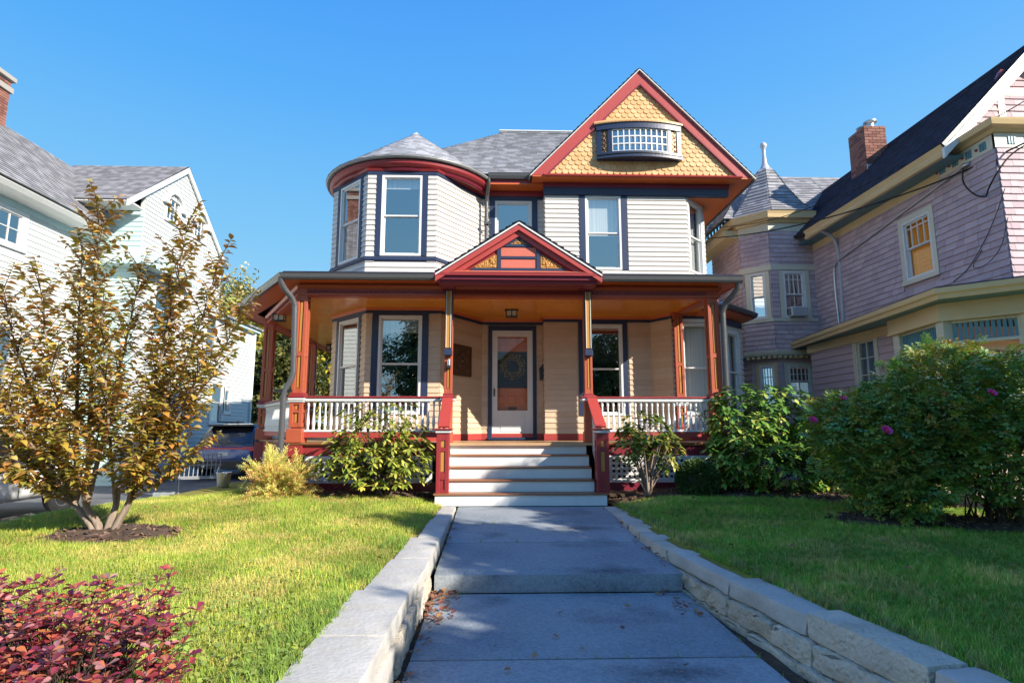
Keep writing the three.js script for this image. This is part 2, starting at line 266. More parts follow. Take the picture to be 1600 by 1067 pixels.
// ------------------------------------------------------------------ the setting
const WALK = { x0: -.58, x1: 1.80 };
const upperY = (z) => .30 + (-5.9 - z) * .0386;           // the upper walk rises gently to the steps
const sm = (a, b, x) => { const t = Math.max(0, Math.min(1, (x - a) / (b - a))); return t * t * (3 - 2 * t); };
const RTOP = [[1.79, -9.7], [1.78, -6.8], [1.89, -5.6], [2.05, -4.3], [2.20, -3.4], [2.36, -2.5], [2.55, -1.2]];
function wallX(z) { const a = RTOP; if (z <= a[0][1]) return a[0][0]; for (let i = 1; i < a.length; i++) if (z <= a[i][1]) return a[i - 1][0] + (a[i][0] - a[i - 1][0]) * (z - a[i - 1][1]) / (a[i][1] - a[i - 1][1]); return a[6][0]; }
function lawnY(x, z) {
  const left = x < .6; let y = .445 + .13 * sm(-5, -10.5, z) + .025 * (fbm((x + 40) / 12, (z + 40) / 12, 8, 3, 5) - .5);
  if (left) y -= .40 * sm(-5.9, -7.7, x) + .12 * sm(-4.3, -5.6, x) * sm(-8, -11, z); else y -= .12 * sm(5.2, 8, x);
  { const e = left ? -.85 - x : x - wallX(z) - .24; const k = sm(.9, 0, e); y = y * (1 - k) + .452 * k; }
  y -= .45 * sm(-1.9, -.9, z);
  return Math.max(y, .02);
}
{
  struct('ground', flat([[-150, -160], [150, -160], [150, 120], [-150, 120]], .03, .3), MS([.12, .125, .07], { roughness: 1, map: T.lawn }));
  struct('driveway', flat([[-11.5, -32], [-6.3, -32], [-6.6, -14], [-7.45, -9], [-7.45, 2.9], [-11.5, 2.9]], .115, .2), M.asphalt);
  struct('road', flat([[-140, 5.2], [140, 5.2], [140, 14], [-140, 14]], .036, .2), M.asphalt);
  struct('pavement', flat([[-140, 1.4], [140, 1.4], [140, 3], [-140, 3]], .125, .25), M.concrete);
  struct('pavement', flat([[-140, 15.8], [140, 15.8], [140, 17.3], [-140, 17.3]], .12, .25), M.concrete);
  const lawn = (x0, x1, z0, z1, nx, nz) => {
    const g = new THREE.PlaneGeometry(1, 1, nx, nz), p = g.attributes.position;
    for (let i = 0; i < p.count; i++) { const z = z0 + (z1 - z0) * (.5 - p.getY(i)), xa = x0 > 0 ? wallX(z) + .17 : x0, x = xa + (x1 - xa) * (p.getX(i) + .5); p.setXYZ(i, x, lawnY(x, z), z); }
    g.computeVertexNormals(); struct('lawn', g, M.lawn);
  };
  lawn(-8.1, -.76, -14.2, -.9, 60, 80); lawn(2.0, 8.7, -14, -.9, 50, 80);
}
// ---- the concrete walk: slabs with tooled joints
{
  const w = struct('walkway', flat([[WALK.x0 - .05, -9.9], [WALK.x1 + .2, -9.9], [WALK.x1 + .2, 1.5], [WALK.x0 - .05, 1.5]], .10, .2), M.soil);
  const slabAt = (z0, z1, y0, y1, t, m, x1 = WALK.x1) => { // z0 near, z1 far
    const g = new THREE.BoxGeometry(x1 - WALK.x0 - .02, t, z0 - z1 - .012, 8, 2, 6).toNonIndexed(), p = g.attributes.position, L = z0 - z1;
    for (let i = 0; i < p.count; i++) { const z = p.getZ(i) + (z0 + z1) / 2, k = (z0 - z) / L; let y = p.getY(i); const top = y > t / 2 - .001, edge = Math.abs(p.getZ(i)) > L / 2 - .01; p.setXYZ(i, p.getX(i) + (WALK.x0 + x1) / 2, y - t / 2 + y0 + (y1 - y0) * k - (top && edge ? .007 : 0), z - (top && edge ? Math.sign(p.getZ(i)) * .007 : 0)); }
    g.deleteAttribute('normal'); g.computeVertexNormals(); add('slab', g, m, w);
  };
  for (const [a, b, m] of [[1.35, -.9, 0], [-.9, -2.65, 1], [-2.65, -4.27, 0], [-4.27, -5.89, 1]]) slabAt(a, b, .135, .135, .1, m ? M.concreteB : M.concrete, a < -2 ? 1.86 : 2.0);
  for (const [a, b, m] of [[-5.9, -7.25, 0], [-7.25, -8.37, 1], [-8.37, -9.74, 0]]) slabAt(a, b, upperY(a), upperY(b), a === -5.9 ? .17 : .12, m ? M.concrete : M.concreteB, a === -5.9 ? 1.86 : 1.82);
}
// ---- stone walls on both sides of the walk, one mesh per stone
function stoneGeo(w, h, d, seed, round = .025, rough = .014) { // w along x, d along z, all centred
  const g = nrm(new THREE.BoxGeometry(w, h, d, 12, 5, 5)), p = g.attributes.position, N = [w, h, d];
  for (let i = 0; i < p.count; i++) {
    const q = [p.getX(i), p.getY(i), p.getZ(i)], r = Math.min(round, h * .4), c = q.map((v, k) => Math.max(-N[k] / 2 + r, Math.min(N[k] / 2 - r, v))), e = q.map((v, k) => v - c[k]), L = Math.hypot(...e);
    if (L > r) e.forEach((v, k) => { q[k] = c[k] + v * r / L; });
    const s = rough, n = (o) => (n3(q[0] * 5 + seed * 3.1 + o, q[1] * 7 + seed, q[2] * 5 - seed) - .5) * 2 * s + (n3(q[0] * 17 + seed, q[1] * 21 + o, q[2] * 17) - .5) * s * 1.3;
    p.setXYZ(i, q[0] + n(0) * .8, q[1] + n(9) * .45, q[2] + n(17));
  }
  g.deleteAttribute('normal'); g.deleteAttribute('uv'); return toCreasedNormals(g, .75);
}
function along(path, s) { let i = 0; while (i < path.length - 2 && s > Math.hypot(path[i + 1][0] - path[i][0], path[i + 1][1] - path[i][1])) { s -= Math.hypot(path[i + 1][0] - path[i][0], path[i + 1][1] - path[i][1]); i++; } const a = path[i], b = path[i + 1], L = Math.hypot(b[0] - a[0], b[1] - a[1]); return [a[0] + (b[0] - a[0]) * s / L, a[1] + (b[1] - a[1]) * s / L]; }
const leftDepth = (z) => .235 + .205 * sm(-9.3, -3.6, z);
function stoneRow(parent, path, lens, yb, yt, depth, side, mats, seed, rough, gap = .015) { // path runs along the walk-side face
  let s = 0; const r = RNG(seed);
  for (const L of lens) {
    const a = along(path, s), b = along(path, s + L), dx = b[0] - a[0], dz = b[1] - a[1], len = Math.hypot(dx, dz), y0 = typeof yb === 'function' ? yb((a[1] + b[1]) / 2) : yb, y1 = (typeof yt === 'function' ? yt((a[1] + b[1]) / 2) : yt) + (r() - .5) * .012, d = (typeof depth === 'function' ? depth((a[1] + b[1]) / 2) : depth) * (.96 + .06 * r());
    const g = stoneGeo(len - gap, y1 - y0 - .006, d, seed + s * 7, .012 + .012 * r(), rough), off = (r() - .5) * .014, nx = side * Math.abs(dz) / len, nz = (side * -dx / len) * Math.sign(dz || 1);
    g.rotateY(Math.atan2(-dz, dx)); g.translate((a[0] + b[0]) / 2 + nx * (d / 2 + off), (y0 + y1) / 2, (a[1] + b[1]) / 2 + nz * (d / 2 + off));
    add('stone', g, mats[Math.floor(r() * mats.length)], parent); s += L;
  }
}
{
  const L = thing('retaining_wall', 'pale stone retaining wall with flat slab top left of the walk', 'wall', [-.75, .1, -5]);
  const lp = [[-.60, -9.62], [-.60, -6.5], [-.64, -4.6], [-.64, -1.2]];
  add('earth', Bx(-.84, -.70, 0, .40, -9.6, -1.25), M.soil, L);
  stoneRow(L, lp, [1.32, 1.36, 1.08, 1.12, 1.0, 1.15, 1.3], (z) => z < -5.9 ? upperY(z) - .09 : .335, .475, leftDepth, -1, [M.cope, M.copeB], 101, .012);
  stoneRow(L, [[-.605, -5.95], [-.62, -1.2]], [.52, .33, .66, .45, .7, .38, .6, .55, .5], .10, .333, .30, -1, [M.stone, M.cope, M.stone], 107, .02);
  const Rw = thing('retaining_wall', 'tan block stone retaining wall curving along the right of the walk', 'wall', [2, .1, -5]);
  const top = RTOP, shift = (p, d) => p.map(([x, z], i) => [x - d * Math.min(1, i / 2.5), z]);
  add('earth', sweep(top, rect(-.3, -.12, 0, .40), true), M.soil, Rw);
  stoneRow(Rw, top, [.55, .60, .62, .62, .56, .42, 1.30, .98, .95, .9, 1.0], (z) => z < -6.2 ? upperY(z) - .06 : .312, (z) => .45 + .04 * sm(-6, -3, z), .27, 1, [M.stone, M.stoneB, M.copeB], 203, .016);
  stoneRow(Rw, shift(top.slice(1), .035), [.42, .6, .40, .36, .62, .44, 1.08, .55, .62, .6, .7], .158, .308, .24, 1, [M.stone, M.stoneB], 211, .026, .012);
  stoneRow(Rw, shift(top.slice(1), .075), [.9, .7, .5, .62, .7, .5, .8, .9, .6], .06, .154, .22, 1, [M.stoneB, M.stone], 219, .026, .012);
}

// ------------------------------------------------------------------ the house
const HO = thing('victorian_house', 'large painted house with round corner tower, gold shingled gable and red wraparound porch', 'house', [.8, .5, -15]);
const DECK = 1.44, CEIL = 4.20;
const L1 = [[-3.64, -14.6], [-3.64, -13.05], [-2.66, -12.0], [-1.13, -12.0], [-.30, -13.3], [1.13, -13.3], [1.13, -12.9], [3.55, -12.9], [3.87, -12.42], [4.95, -12.42], [5.72, -13.15], [5.72, -15.6]];
const L2 = [[-3.74, -14.4], [-3.74, -13.02], [-2.74, -12.0], [-1.27, -12.0], [-.32, -13.3], [1.17, -13.3], [1.17, -12.9], [4.47, -12.9], [5.13, -13.57], [5.13, -22]];
{
  // ---- first floor walls and windows
  const f = L1.slice(0, -1).map((p, i) => frame(p, L1[i + 1]));
  const y0 = DECK + .14, y1 = 4.09;
  const wB = { u0: .25, u1: 1.15, v0: 1.98, v1: 4.03 }, wL = { u0: .30, u1: 1.14, v0: 1.98, v1: 4.03 }, wG = { u0: .87, u1: 1.76, v0: 1.98, v1: 4.03 }, wR = { u0: .20, u1: .96, v0: 1.98, v1: 3.99 }, wS = { u0: .26, u1: .86, v0: 2.0, v1: 3.85 }, dr = { u0: .25, u1: 1.18, v0: 1.50, v1: 3.94 };
  const e = .118, tn = [M.tan, M.tanB, M.tanC];  // walls under the porch take the siding colour with shade mixed in
  wall(HO, f[0], y0, y1, [], { e, mats: tn });
  wall(HO, f[1], y0, y1, [opn(wL)], { e, mats: tn });
  wall(HO, f[2], y0, y1, [opn(wB, .14)], { e, mats: tn });
  wall(HO, f[3], y0, y1, [], { e, mats: tn, budget: 'house' });
  wall(HO, f[4], y0, y1, [{ u0: .15, u1: 1.27, v0: 1.4, v1: 4.1, hole: dr }], { e, mats: tn, budget: 'house' });
  wall(HO, f[5], y0, y1, [], { e, mats: tn });
  wall(HO, f[6], y0, y1, [opn(wG, .14)], { e, mats: tn, budget: 'house' });
  wall(HO, f[7], y0, y1, [], { e, mats: tn, budget: 'house' });
  wall(HO, f[8], 1.3, y1, [opn(wR, .08)], { e });
  wall(HO, f[9], 1.0, 4.0, [opn(wS, .04, .04)], { e });
  wall(HO, f[10], 1.0, 4.0, [], { e });
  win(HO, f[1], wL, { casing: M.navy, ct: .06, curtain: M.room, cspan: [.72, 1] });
  win(HO, f[2], wB, { casing: M.navy, cs: .13, ct: .06, curtain: M.sheer, cspan: [.86, 1], cname: 'blind' });
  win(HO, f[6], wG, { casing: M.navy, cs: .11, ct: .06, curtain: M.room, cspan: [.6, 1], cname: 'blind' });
  win(HO, f[8], wR, { casing: M.white, cs: .08, ct: .08, curtain: M.sheer, glass: M.glassWeak });
  win(HO, f[9], wS, { casing: M.white, cs: .04, ct: .04, curtain: M.sheer, glass: M.glassWeak });
  const pth = L1.slice(0, 10);
  add('baseboard', sweep(pth, [[0, DECK], [.03, DECK], [.03, DECK + .13], [.018, DECK + .145], [0, DECK + .145]]), M.brick, HO);
  add('trim_band', sweep(pth, [[0, 4.075], [.035, 4.075], [.035, 4.135], [0, 4.135]]), M.navy, HO);
  add('crown_moulding', sweep(pth, [[0, 4.136], [.03, 4.136], [.05, 4.165], [.075, 4.198], [0, 4.198]]), M.orange, HO);
  add('corner_board', [bar([4.97, 1.2, -12.40], [4.97, 3.98, -12.40], .07, .07)], M.navy, HO);
  // interior: floors, ceilings and dark back walls so that the rooms are closed
  add('floor', flat([[-3.6, -22], [-3.6, -13.1], [-2.6, -12.06], [-1.17, -12.06], [-.36, -13.36], [1.19, -13.36], [1.19, -12.96], [4.9, -12.5], [5.6, -13.2], [5.6, -22]], 1.42, .1), M.room, HO);
  add('inner_wall', [Bx(-3.5, 5.5, 1.42, 7.3, -17.1, -17.0), Bx(-.32, -.2, 1.42, 7.3, -17, -13.7), Bx(1.2, 1.3, 1.42, 7.3, -17, -13.6)], M.room, HO);
  add('back_wall', [Bx(-3.7, 5.13, .5, 7.4, -22.1, -22), Bx(-3.74, -3.62, .5, 7.4, -22, -14.5), Bx(5.0, 5.11, .5, 4.9, -22, -15.5)], M.siding, HO);
  add('foundation', sweep([[-3.3, -21], [-3.3, -14], [-2.5, -12.4], [4.9, -12.5], [5.68, -13.2], [5.68, -21]], [[0, .2], [0, 1.44]]), M.stoneB, HO);
  // ---- storm door with the wooden door behind it
  const D = fadd('door_frame', [Bx(.16, .245, 1.44, 4.05, 0, .04), Bx(1.185, 1.265, 1.44, 4.05, 0, .04), Bx(.245, 1.185, 3.945, 4.05, 0, .038), Bx(.16, 1.265, 1.445, 1.50, .002, .08)], M.navy, f[4], HO);
  const SD = fadd('storm_door', [Bx(.25, .37, 1.5, 3.94, -.04, .012), Bx(1.06, 1.18, 1.5, 3.94, -.04, .012), Bx(.37, 1.06, 3.80, 3.94, -.04, .012), Bx(.37, 1.06, 1.5, 2.1, -.04, .006), RB(.44, .99, 1.62, 2.0, -.01, .014, .006), Bx(.25, 1.18, 1.5, 1.545, .012, .02)], M.white, f[4], HO);
  add('pane', new THREE.PlaneGeometry(.69, 1.7).translate(.715, 2.95, -.02), M.glassWeak, SD);
  add('handle', [RB(.285, .315, 2.42, 2.60, .012, .03, .005), bar([.3, 2.50, .03], [.3, 2.56, .06], .02, .02)], M.black, SD);
  const FD = fadd('front_door', Bx(.25, 1.18, 1.5, 3.94, -.2, -.14), M.door, f[4], HO);
  for (let r = 0; r < 5; r++) for (let c = 0; c < 3; c++) { if (r === 2 || r === 3) { if (r === 2) continue; } const h = r === 3 ? .30 : .2, y = [1.62, 1.9, 2.2, 2.42, 3.62][r]; if (r === 3) continue; add('door_panel', RB(.33 + c * .27, .53 + c * .27, y, y + (r === 4 ? .22 : .2), -.14, -.115, .012), M.door, FD); }
  for (let c = 0; c < 3; c++) add('door_panel', RB(.33 + c * .27, .53 + c * .27, 2.26, 2.44, -.141, -.115, .012), M.door, FD);
  add('door_glass', Bx(.36, 1.06, 2.62, 3.46, -.139, -.125), M.dark, FD);
  add('mail_slot', RB(.62, .82, 2.13, 2.19, -.139, -.118, .004), M.bronze, FD);
  add('doorbell', [RB(1.275, 1.305, 2.46, 2.54, .021, .04, .004)], M.gold, D);

  // ---- second floor
  const g = L2.slice(0, -1).map((p, i) => frame(p, L2[i + 1])), b0 = 4.72, b1 = 7.16;
  const vB = { u0: .30, u1: 1.17, v0: 5.32, v1: 7.12 }, vL = { u0: .32, u1: 1.16, v0: 5.32, v1: 7.12 }, vS = { u0: .4, u1: 1.1, v0: 5.32, v1: 7.12 }, vR = { u0: .32, u1: 1.20, v0: 5.4, v1: 7.09 }, vG = { u0: .93, u1: 1.77, v0: 5.30, v1: 7.08 }, vC = { u0: .10, u1: .80, v0: 5.30, v1: 7.06 };
  wall(HO, g[0], b0, b1, [opn(vS)]);
  wall(HO, g[1], b0, b1, [opn(vL)]);
  wall(HO, g[2], b0, b1, [opn(vB, .12, .1, .12)], { budget: 'house' });
  wall(HO, g[3], b0, b1, [], { budget: 'house' });
  wall(HO, g[4], b0, b1, [opn(vR, .14)], { budget: 'house' });
  wall(HO, g[5], b0, b1, []);
  wall(HO, g[6], b0, 7.10, [opn(vG, .15, .1)], { budget: 'house' });
  wall(HO, g[7], b0, 7.10, [opn(vC, .05, .05)]);
  wall(HO, g[8], b0, 7.42, []);
  win(HO, g[0], vS, { casing: M.navy });
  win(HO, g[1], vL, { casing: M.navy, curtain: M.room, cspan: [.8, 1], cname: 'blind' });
  win(HO, g[2], vB, { casing: M.navy, cs: .11, ct: .09, meet: .49, curtain: M.blind, cspan: [.9, 1], cname: 'blind' });
  win(HO, g[4], vR, { casing: M.navy, cs: .13, ct: .07 });
  win(HO, g[6], vG, { casing: M.navy, cs: .14, ct: 0, meet: .49, curtain: M.blind, cspan: [.5, 1], cname: 'blind' });
  win(HO, g[7], vC, { casing: M.white, cs: .05, ct: .04, curtain: M.sheer, cspan: [0, 1] });
  add('sill_band', sweep(L2.slice(0, 5), [[0, 5.20], [.03, 5.20], [.05, 5.22], [.05, 5.26], [.015, 5.30], [0, 5.30]]), M.navy, HO);
  add('trim_band', sweep(L2.slice(0, 6), [[0, 7.13], [.036, 7.13], [.036, 7.20], [0, 7.20]]), M.navy, HO);
  add('frieze', sweep(L2.slice(0, 5), [[0, 7.201], [.05, 7.201], [.08, 7.25], [0, 7.25]]), M.red, HO);
  add('upper_ceiling', flat([[-3.6, -21.9], [-3.6, -13.1], [-2.7, -12.1], [-1.3, -12.1], [-.4, -13.4], [4.4, -13.0], [5.0, -13.6], [5.0, -21.9]], 7.3, .03), M.room, HO);
  // ---- the round tower roof
  const tc = [-2.0, -13.8], ring = []; for (let i = 0; i <= 56; i++) { const a = Math.PI + i / 56 * Math.PI * 1.0 + (-.35 + i / 56 * .62); ring.push([tc[0] + Math.cos(a) * 1, tc[1] - Math.sin(a) * 1]); }
  const rg = (r) => ring.map(([x, z]) => [tc[0] + (x - tc[0]) * r, tc[1] + (z - tc[1]) * r]);
  const tw = add('tower_soffit', sweep(rg(1.2), [[-.3, 7.27], [.62, 7.255]]), M.orange, HO);
  add('tower_cornice', sweep(rg(1.8), [[0, 7.255], [.02, 7.20], [.06, 7.20], [.075, 7.25], [.16, 7.29], [.20, 7.33], [.215, 7.40]]), M.red, HO);
  add('cornice_moulding', sweep(rg(1.82), [[.05, 7.21], [.075, 7.205], [.10, 7.245], [.08, 7.26]], true), M.maroon, HO);
  add('tower_gutter', sweep(rg(2.0), [[.02, 7.42], [.075, 7.42], [.10, 7.445], [.10, 7.475], [.02, 7.475]], true), M.lip, HO);
  {
    const pos = [], uv = [], N = 19, S = 40, r0 = 2.1, yb = 7.47, yt = 9.06; // courses of the cone
    const P = (r, y, a) => [tc[0] + Math.cos(a) * r, y, tc[1] + Math.sin(a) * r];
    for (let i = 0; i < N; i++) { const ra = r0 * (1 - i / N) + .012, rb = r0 * (1 - (i + 1) / N) + .003, ya = yb + (yt - yb) * i / N, yb2 = yb + (yt - yb) * (i + 1) / N, off = hash(i, 4, 9) * .4;
      for (let s = 0; s < S; s++) { const a = s / S * Math.PI * 2 + off, c = (s + 1) / S * Math.PI * 2 + off, A = P(ra, ya, a), B = P(ra, ya, c), C = P(rb, yb2, c), D = P(rb, yb2, a), A0 = P(ra - .014, ya - .004, a), B0 = P(ra - .014, ya - .004, c), u0 = a * ra, u1 = c * ra, v0 = (i + .03) * .1375, v1 = (i + .97) * .1375;
        for (const [p, u, v] of [[A, u0, v0], [D, u0, v1], [C, u1, v1], [A, u0, v0], [C, u1, v1], [B, u1, v0], [A0, u0, v0], [A, u0, v0], [B, u1, v0], [A0, u0, v0], [B, u1, v0], [B0, u1, v0]]) { pos.push(...p); uv.push(u, v); } } }
    const q = new THREE.BufferGeometry(); q.setAttribute('position', new THREE.BufferAttribute(new Float32Array(pos), 3)); q.setAttribute('uv', new THREE.BufferAttribute(new Float32Array(uv), 2)); q.computeVertexNormals();
    const tr = add('tower_roof', new THREE.ConeGeometry(2.02, 1.56, 40, 1, true).translate(tc[0], 7.47 + .78, tc[1]), M.black, HO);
    add('shingle', q, M.roof, tr, { stuff: true, keepUV: true });
    add('roof_cap', new THREE.ConeGeometry(.16, .14, 12).translate(tc[0], 9.03, tc[1]), M.roof, tr);
  }
  // ---- main hip roof
  const ey = 7.56, ez = -12.83, ry = 10.45, rz = -16.3;
  roofPart(HO, M.roof, [
    [[-3.25, ey, ez], [6.2, ey, ez - .001], [3.0, ry, rz], [.21, ry, rz]],
    [[-3.25, ey, -22.6], [-3.25, ey, ez], [.21, ry, rz], [.21, ry, -19]],
    [[6.2, ey, ez], [6.2, ey, -22.6], [3.0, ry, -19], [3.0, ry, rz]],
    [[6.2, ey, -22.6], [-3.25, ey, -22.6], [.21, ry, -19], [3.0, ry, -19]]].map((p, i) => i === 0 ? [[-3.25, ey, ez], [3.4, ey, ez], [3.4, ry, rz], [.21, ry, rz]] : i === 2 ? [[5.95, ey, -15.8], [5.95, ey, -22.6], [3.0, ry, -19], [3.0, ry, -16.6]] : p));
  add('roof_deck', [flat([[.12, -16.22], [3.1, -16.22], [3.1, -19], [.12, -19]], ry + .03, .05)], M.roof, HO);
  add('ridge_flashing', bar([.12, ry + .04, -16.24], [3.0, ry + .04, -16.24], .1, .03), M.offwhite, HO);
  // eave of the recess: soffit, fascia, bands
  add('soffit', Bx(-.5, 1.17, 7.33, 7.36, -13.3, -12.86), M.orange, HO);
  add('frieze', [Bx(-.4, 1.16, 7.20, 7.33, -13.32, -13.24), Bx(-.4, 1.16, 7.26, 7.285, -13.24, -13.225)], M.red, HO);
  add('fascia', Bx(-.5, 1.2, 7.36, 7.52, -12.9, -12.86), M.red, HO);
  add('gutter', [sweep([[-.16, -12.86], [.98, -12.86]], [[0, 7.44], [.07, 7.44], [.10, 7.50], [.115, 7.58], [0, 7.58]], true), Bx(.95, 1.07, 7.47, 7.62, -12.88, -12.70)], M.gutter, HO);
  add('downspout', [pipe([[-.15, 7.46, -12.82], [-.15, 7.34, -12.84], [-.2, 7.08, -13.1], [-.2, 4.8, -13.1]], .045), Bx(-.26, -.10, 6.42, 6.47, -13.13, -13.03)], M.gutter, HO);
  // ---- front gable
  const gx = 3.38, gyA = 10.08, gs = 1.03, gz = -12.545, RY = (x) => gyA - gs * Math.abs(x - gx), xl = .80, xr = 5.98;
  roofPart(HO, M.roof, [[[xl, RY(xl), -19], [xl, RY(xl), -12.46], [gx, gyA, -12.46], [gx, gyA, -19]], [[xr, RY(xr), -12.46], [xr, RY(xr), -19], [gx, gyA, -19], [gx, gyA, -12.46]]], .035);
  const low = (x, d) => [x, RY(x) - d];
  const rakeQ = (F, peak, sl, mid) => (a, b, d0, d1, yb) => { const end = a < mid ? a : b, sg = a < mid ? -1 : 1, cut = (d) => mid + sg * (peak - d - yb) / sl, p = [[mid, peak - d0], [mid, peak - d1], [cut(d1), yb]]; const c0 = cut(d0); if ((c0 - end) * sg > 0) { p.push([end, yb], [end, F(end) - d0]); } else p.push([c0, yb]); return p; };
  const rakeP = rakeQ(RY, gyA, gs, gx);
  const GB = add('gable', ext([[xl + .28, 7.40], [xr - .28, 7.40], [gx, gyA - .12]], .1, [], gz - .1), M.ochre, HO);
  for (const [a, b] of [[xl, gx], [gx, xr]]) {
    add('rake_board', ext(rakeP(a, b, .06, .42, 7.40), .085, [], -12.58), M.brick, HO);
    add('rake_moulding', ext(rakeP(a, b, .39, .435, 7.40), .03, [], -12.485), M.maroon, HO);
    add('drip_edge', ext([low(a, .035), low(b, .035), low(b, .058), low(a, .058)], .05, [], -12.49), M.white, HO);
  }
  // fish-scale shingles, one mesh each
  {
    const sw = .148, se = .108, sh = [[-sw / 2 + .004, se * 1.9], [-sw / 2 + .004, .055]]; for (let i = 1; i < 7; i++) { const a = Math.PI + i / 7 * Math.PI; sh.push([Math.cos(a) * (sw / 2 - .004), .055 + Math.sin(a) * .055]); } sh.push([sw / 2 - .004, .055], [sw / 2 - .004, se * 1.9]);
    const sg = boxUV(nrm(ext(sh, .024).rotateX(-.12))), mats = [M.gold, M.goldB, M.goldC], rest = []; let n = 0, r = RNG(77), o = org.get(GB);
    const list = [];
    for (let j = 0; j < 24; j++) for (let i = -18; i <= 18; i++) {
      const x = gx + (i + (j % 2) * .5) * sw, y = 7.45 + j * se; if (y + se * .6 > RY(x) - .37 || x < xl + .4 || x > xr - .4) continue;
      if (x > 2.36 && x < 4.26 && y > 7.70 && y < 8.62) continue; list.push([x, y]);
    }
    for (const [x, y] of list) { const p = [x - o.x, y - o.y, gz + .003 + r() * .004 - o.z]; if (n++ < 300) shareAdd('scallop_shingle', sg, mats[Math.floor(r() * 3)], GB, p).rotation.z = (r() - .5) * .03; else rest.push(sg.clone().translate(x, y, gz + .004)); }
    if (rest.length) add('scallop_shingle', rest, M.gold, GB, { stuff: true });
  }
  add('gable_moulding', [sweep([[xl + .3, gz + .03], [xr - .3, gz + .03]], [[0, 7.385], [.05, 7.385], [.065, 7.41], [.03, 7.445], [0, 7.445]], true)], M.brick, HO);
  add('soffit', [flat([[xl + .05, -12.5], [xr - .03, -12.5], [xr - .03, -20], [5.5, -20], [5.5, -12.82], [1.1, -12.82], [1.1, -12.95], [xl + .05, -12.95]], 7.40, .03), flat([[4.45, -12.86], [5.49, -12.86], [5.49, -21], [5.1, -21], [5.1, -13.6]], 7.12, .03), Bx(5.47, 5.5, 7.12, 7.40, -20, -12.96)], M.orange, HO);
  add('frieze', [Bx(1.12, 5.5, 7.265, 7.40, -12.96, -12.81), Bx(1.12, 1.2, 7.265, 7.40, -13.3, -12.96)], M.maroon, HO);
  add('trim_band', [Bx(1.13, 5.49, 7.10, 7.264, -12.96, -12.825), Bx(1.135, 5.48, 7.085, 7.10, -12.95, -12.815)], M.navy, HO);
  add('gutter', [sweep([[xr - .02, -12.5], [xr - .02, -20]], [[0, 7.36], [.06, 7.36], [.09, 7.41], [.10, 7.48], [0, 7.48]], true)], M.gutter, HO);
  // ---- bowed attic window
  {
    const ob = (a, b, n = 12) => { const p = []; for (let i = 0; i <= n; i++) { const x = a + (b - a) * i / n, t = (x - 3.305) / .97; p.push([x, gz + .07 + .17 * (1 - t * t)]); } return p; };
    const all = ob(2.335, 4.275, 24);
    const ow = add('attic_window', [sweep(all, rect(-.02, .05, 8.47, 8.63), true), sweep(all, rect(-.02, .07, 7.77, 7.83), true), sweep(all, rect(-.02, .045, 7.83, 7.92), true), flat([...all, [4.275, gz], [2.335, gz]], 7.80, .02), flat([...all, [4.275, gz], [2.335, gz]], 8.62, .02), ...[[2.335, 2.44], [2.585, 2.67], [3.94, 4.025], [4.17, 4.275]].map(([a, b]) => sweep(ob(a, b, 2), rect(-.03, .03, 7.90, 8.48), true)), Bx(2.335, 2.37, 7.8, 8.6, gz, gz + .08), Bx(4.24, 4.275, 7.8, 8.6, gz, gz + .08)], M.navy, HO);
    add('sill', sweep(all, [[.05, 7.83], [.085, 7.84], [.085, 7.865], [.045, 7.885]], true), M.black, ow);
    for (const [a, b, s] of [[2.44, 2.585, 1], [4.025, 4.17, 2]]) {
      const q = [sweep(ob(a, b, 2), rect(-.03, .004, 7.92, 8.47), true)], r = RNG(400 + s), m = ob((a + b) / 2 - .001, (a + b) / 2 + .001, 1)[0];
      for (let i = 0; i < 22; i++) q.push(new THREE.IcosahedronGeometry(rr(.012, .024, r), 1).scale(1, 1.2, .5).translate(m[0] + Math.sin(i * 1.3) * .04, 7.95 + i * .0235, m[1] + .006));
      add('carved_panel', q, M.bronze, ow);
    }
    add('pane', sweep(ob(2.67, 3.94, 12), [[-.02, 7.92], [-.02, 8.47]]), M.glass, ow);
    add('blind', sweep(ob(2.67, 3.94, 12), [[-.10, 7.9], [-.10, 8.5]]), M.blue, ow);  // blue sheet behind the panes paints in the reflected sky
    for (let i = 0; i <= 10; i++) { const x = 2.675 + i * .126; add('muntin', sweep(ob(x - .013, x + .013, 1), rect(-.02, .016, 7.92, 8.47), true), M.white, ow); }
    for (let i = 0; i <= 3; i++) { const y = 7.92 + i * .178; add('muntin', sweep(ob(2.67, 3.94, 12), rect(-.018, .014, y, y + .026), true), M.white, ow); }
    const hd = add('window_hood', sweep(ob(2.29, 4.32, 24), [[.075, 8.632], [.05, 8.67], [.0, 8.72], [-.12, 8.78], [-.2, 8.63]], true), M.gold, HO), teeth = [];
    for (let i = 0; i < 66; i++) { const x = 2.30 + i * .0305, p = ob(x, x + .02, 1); teeth.push(sweep(p, rect(.055, .078, 8.61, 8.65), true)); }
    add('hood_shingle', teeth, M.goldB, hd, { stuff: true });
  }

  // ------------------------------------------------------------------ porch
  const E = [[-6.15, -19.6], [-6.15, -13.72], [-3.86, -10.44], [4.62, -10.44], [4.62, -12.3]], Bm = [[-5.38, -19.5], [-5.38, -13.95], [-3.62, -10.86], [4.18, -10.86], [4.02, -12.42]];
  add('porch_deck', flat([[-5.46, -19.5], [-5.46, -13.98], [-3.66, -10.76], [4.26, -10.76], [4.26, -12.5], [-2.5, -12.5], [-3.4, -19.5]], DECK, .05), M.deck, HO);
  const cl = add('porch_ceiling', flat([[-5.4, -19.5], [-5.4, -13.95], [-3.62, -10.84], [4.18, -10.84], [4.5, -12.5], [4.9, -12.6], [4.9, -17], [-3.6, -17], [-3.6, -19.5]], CEIL + .03, .03), M.ceil, HO);
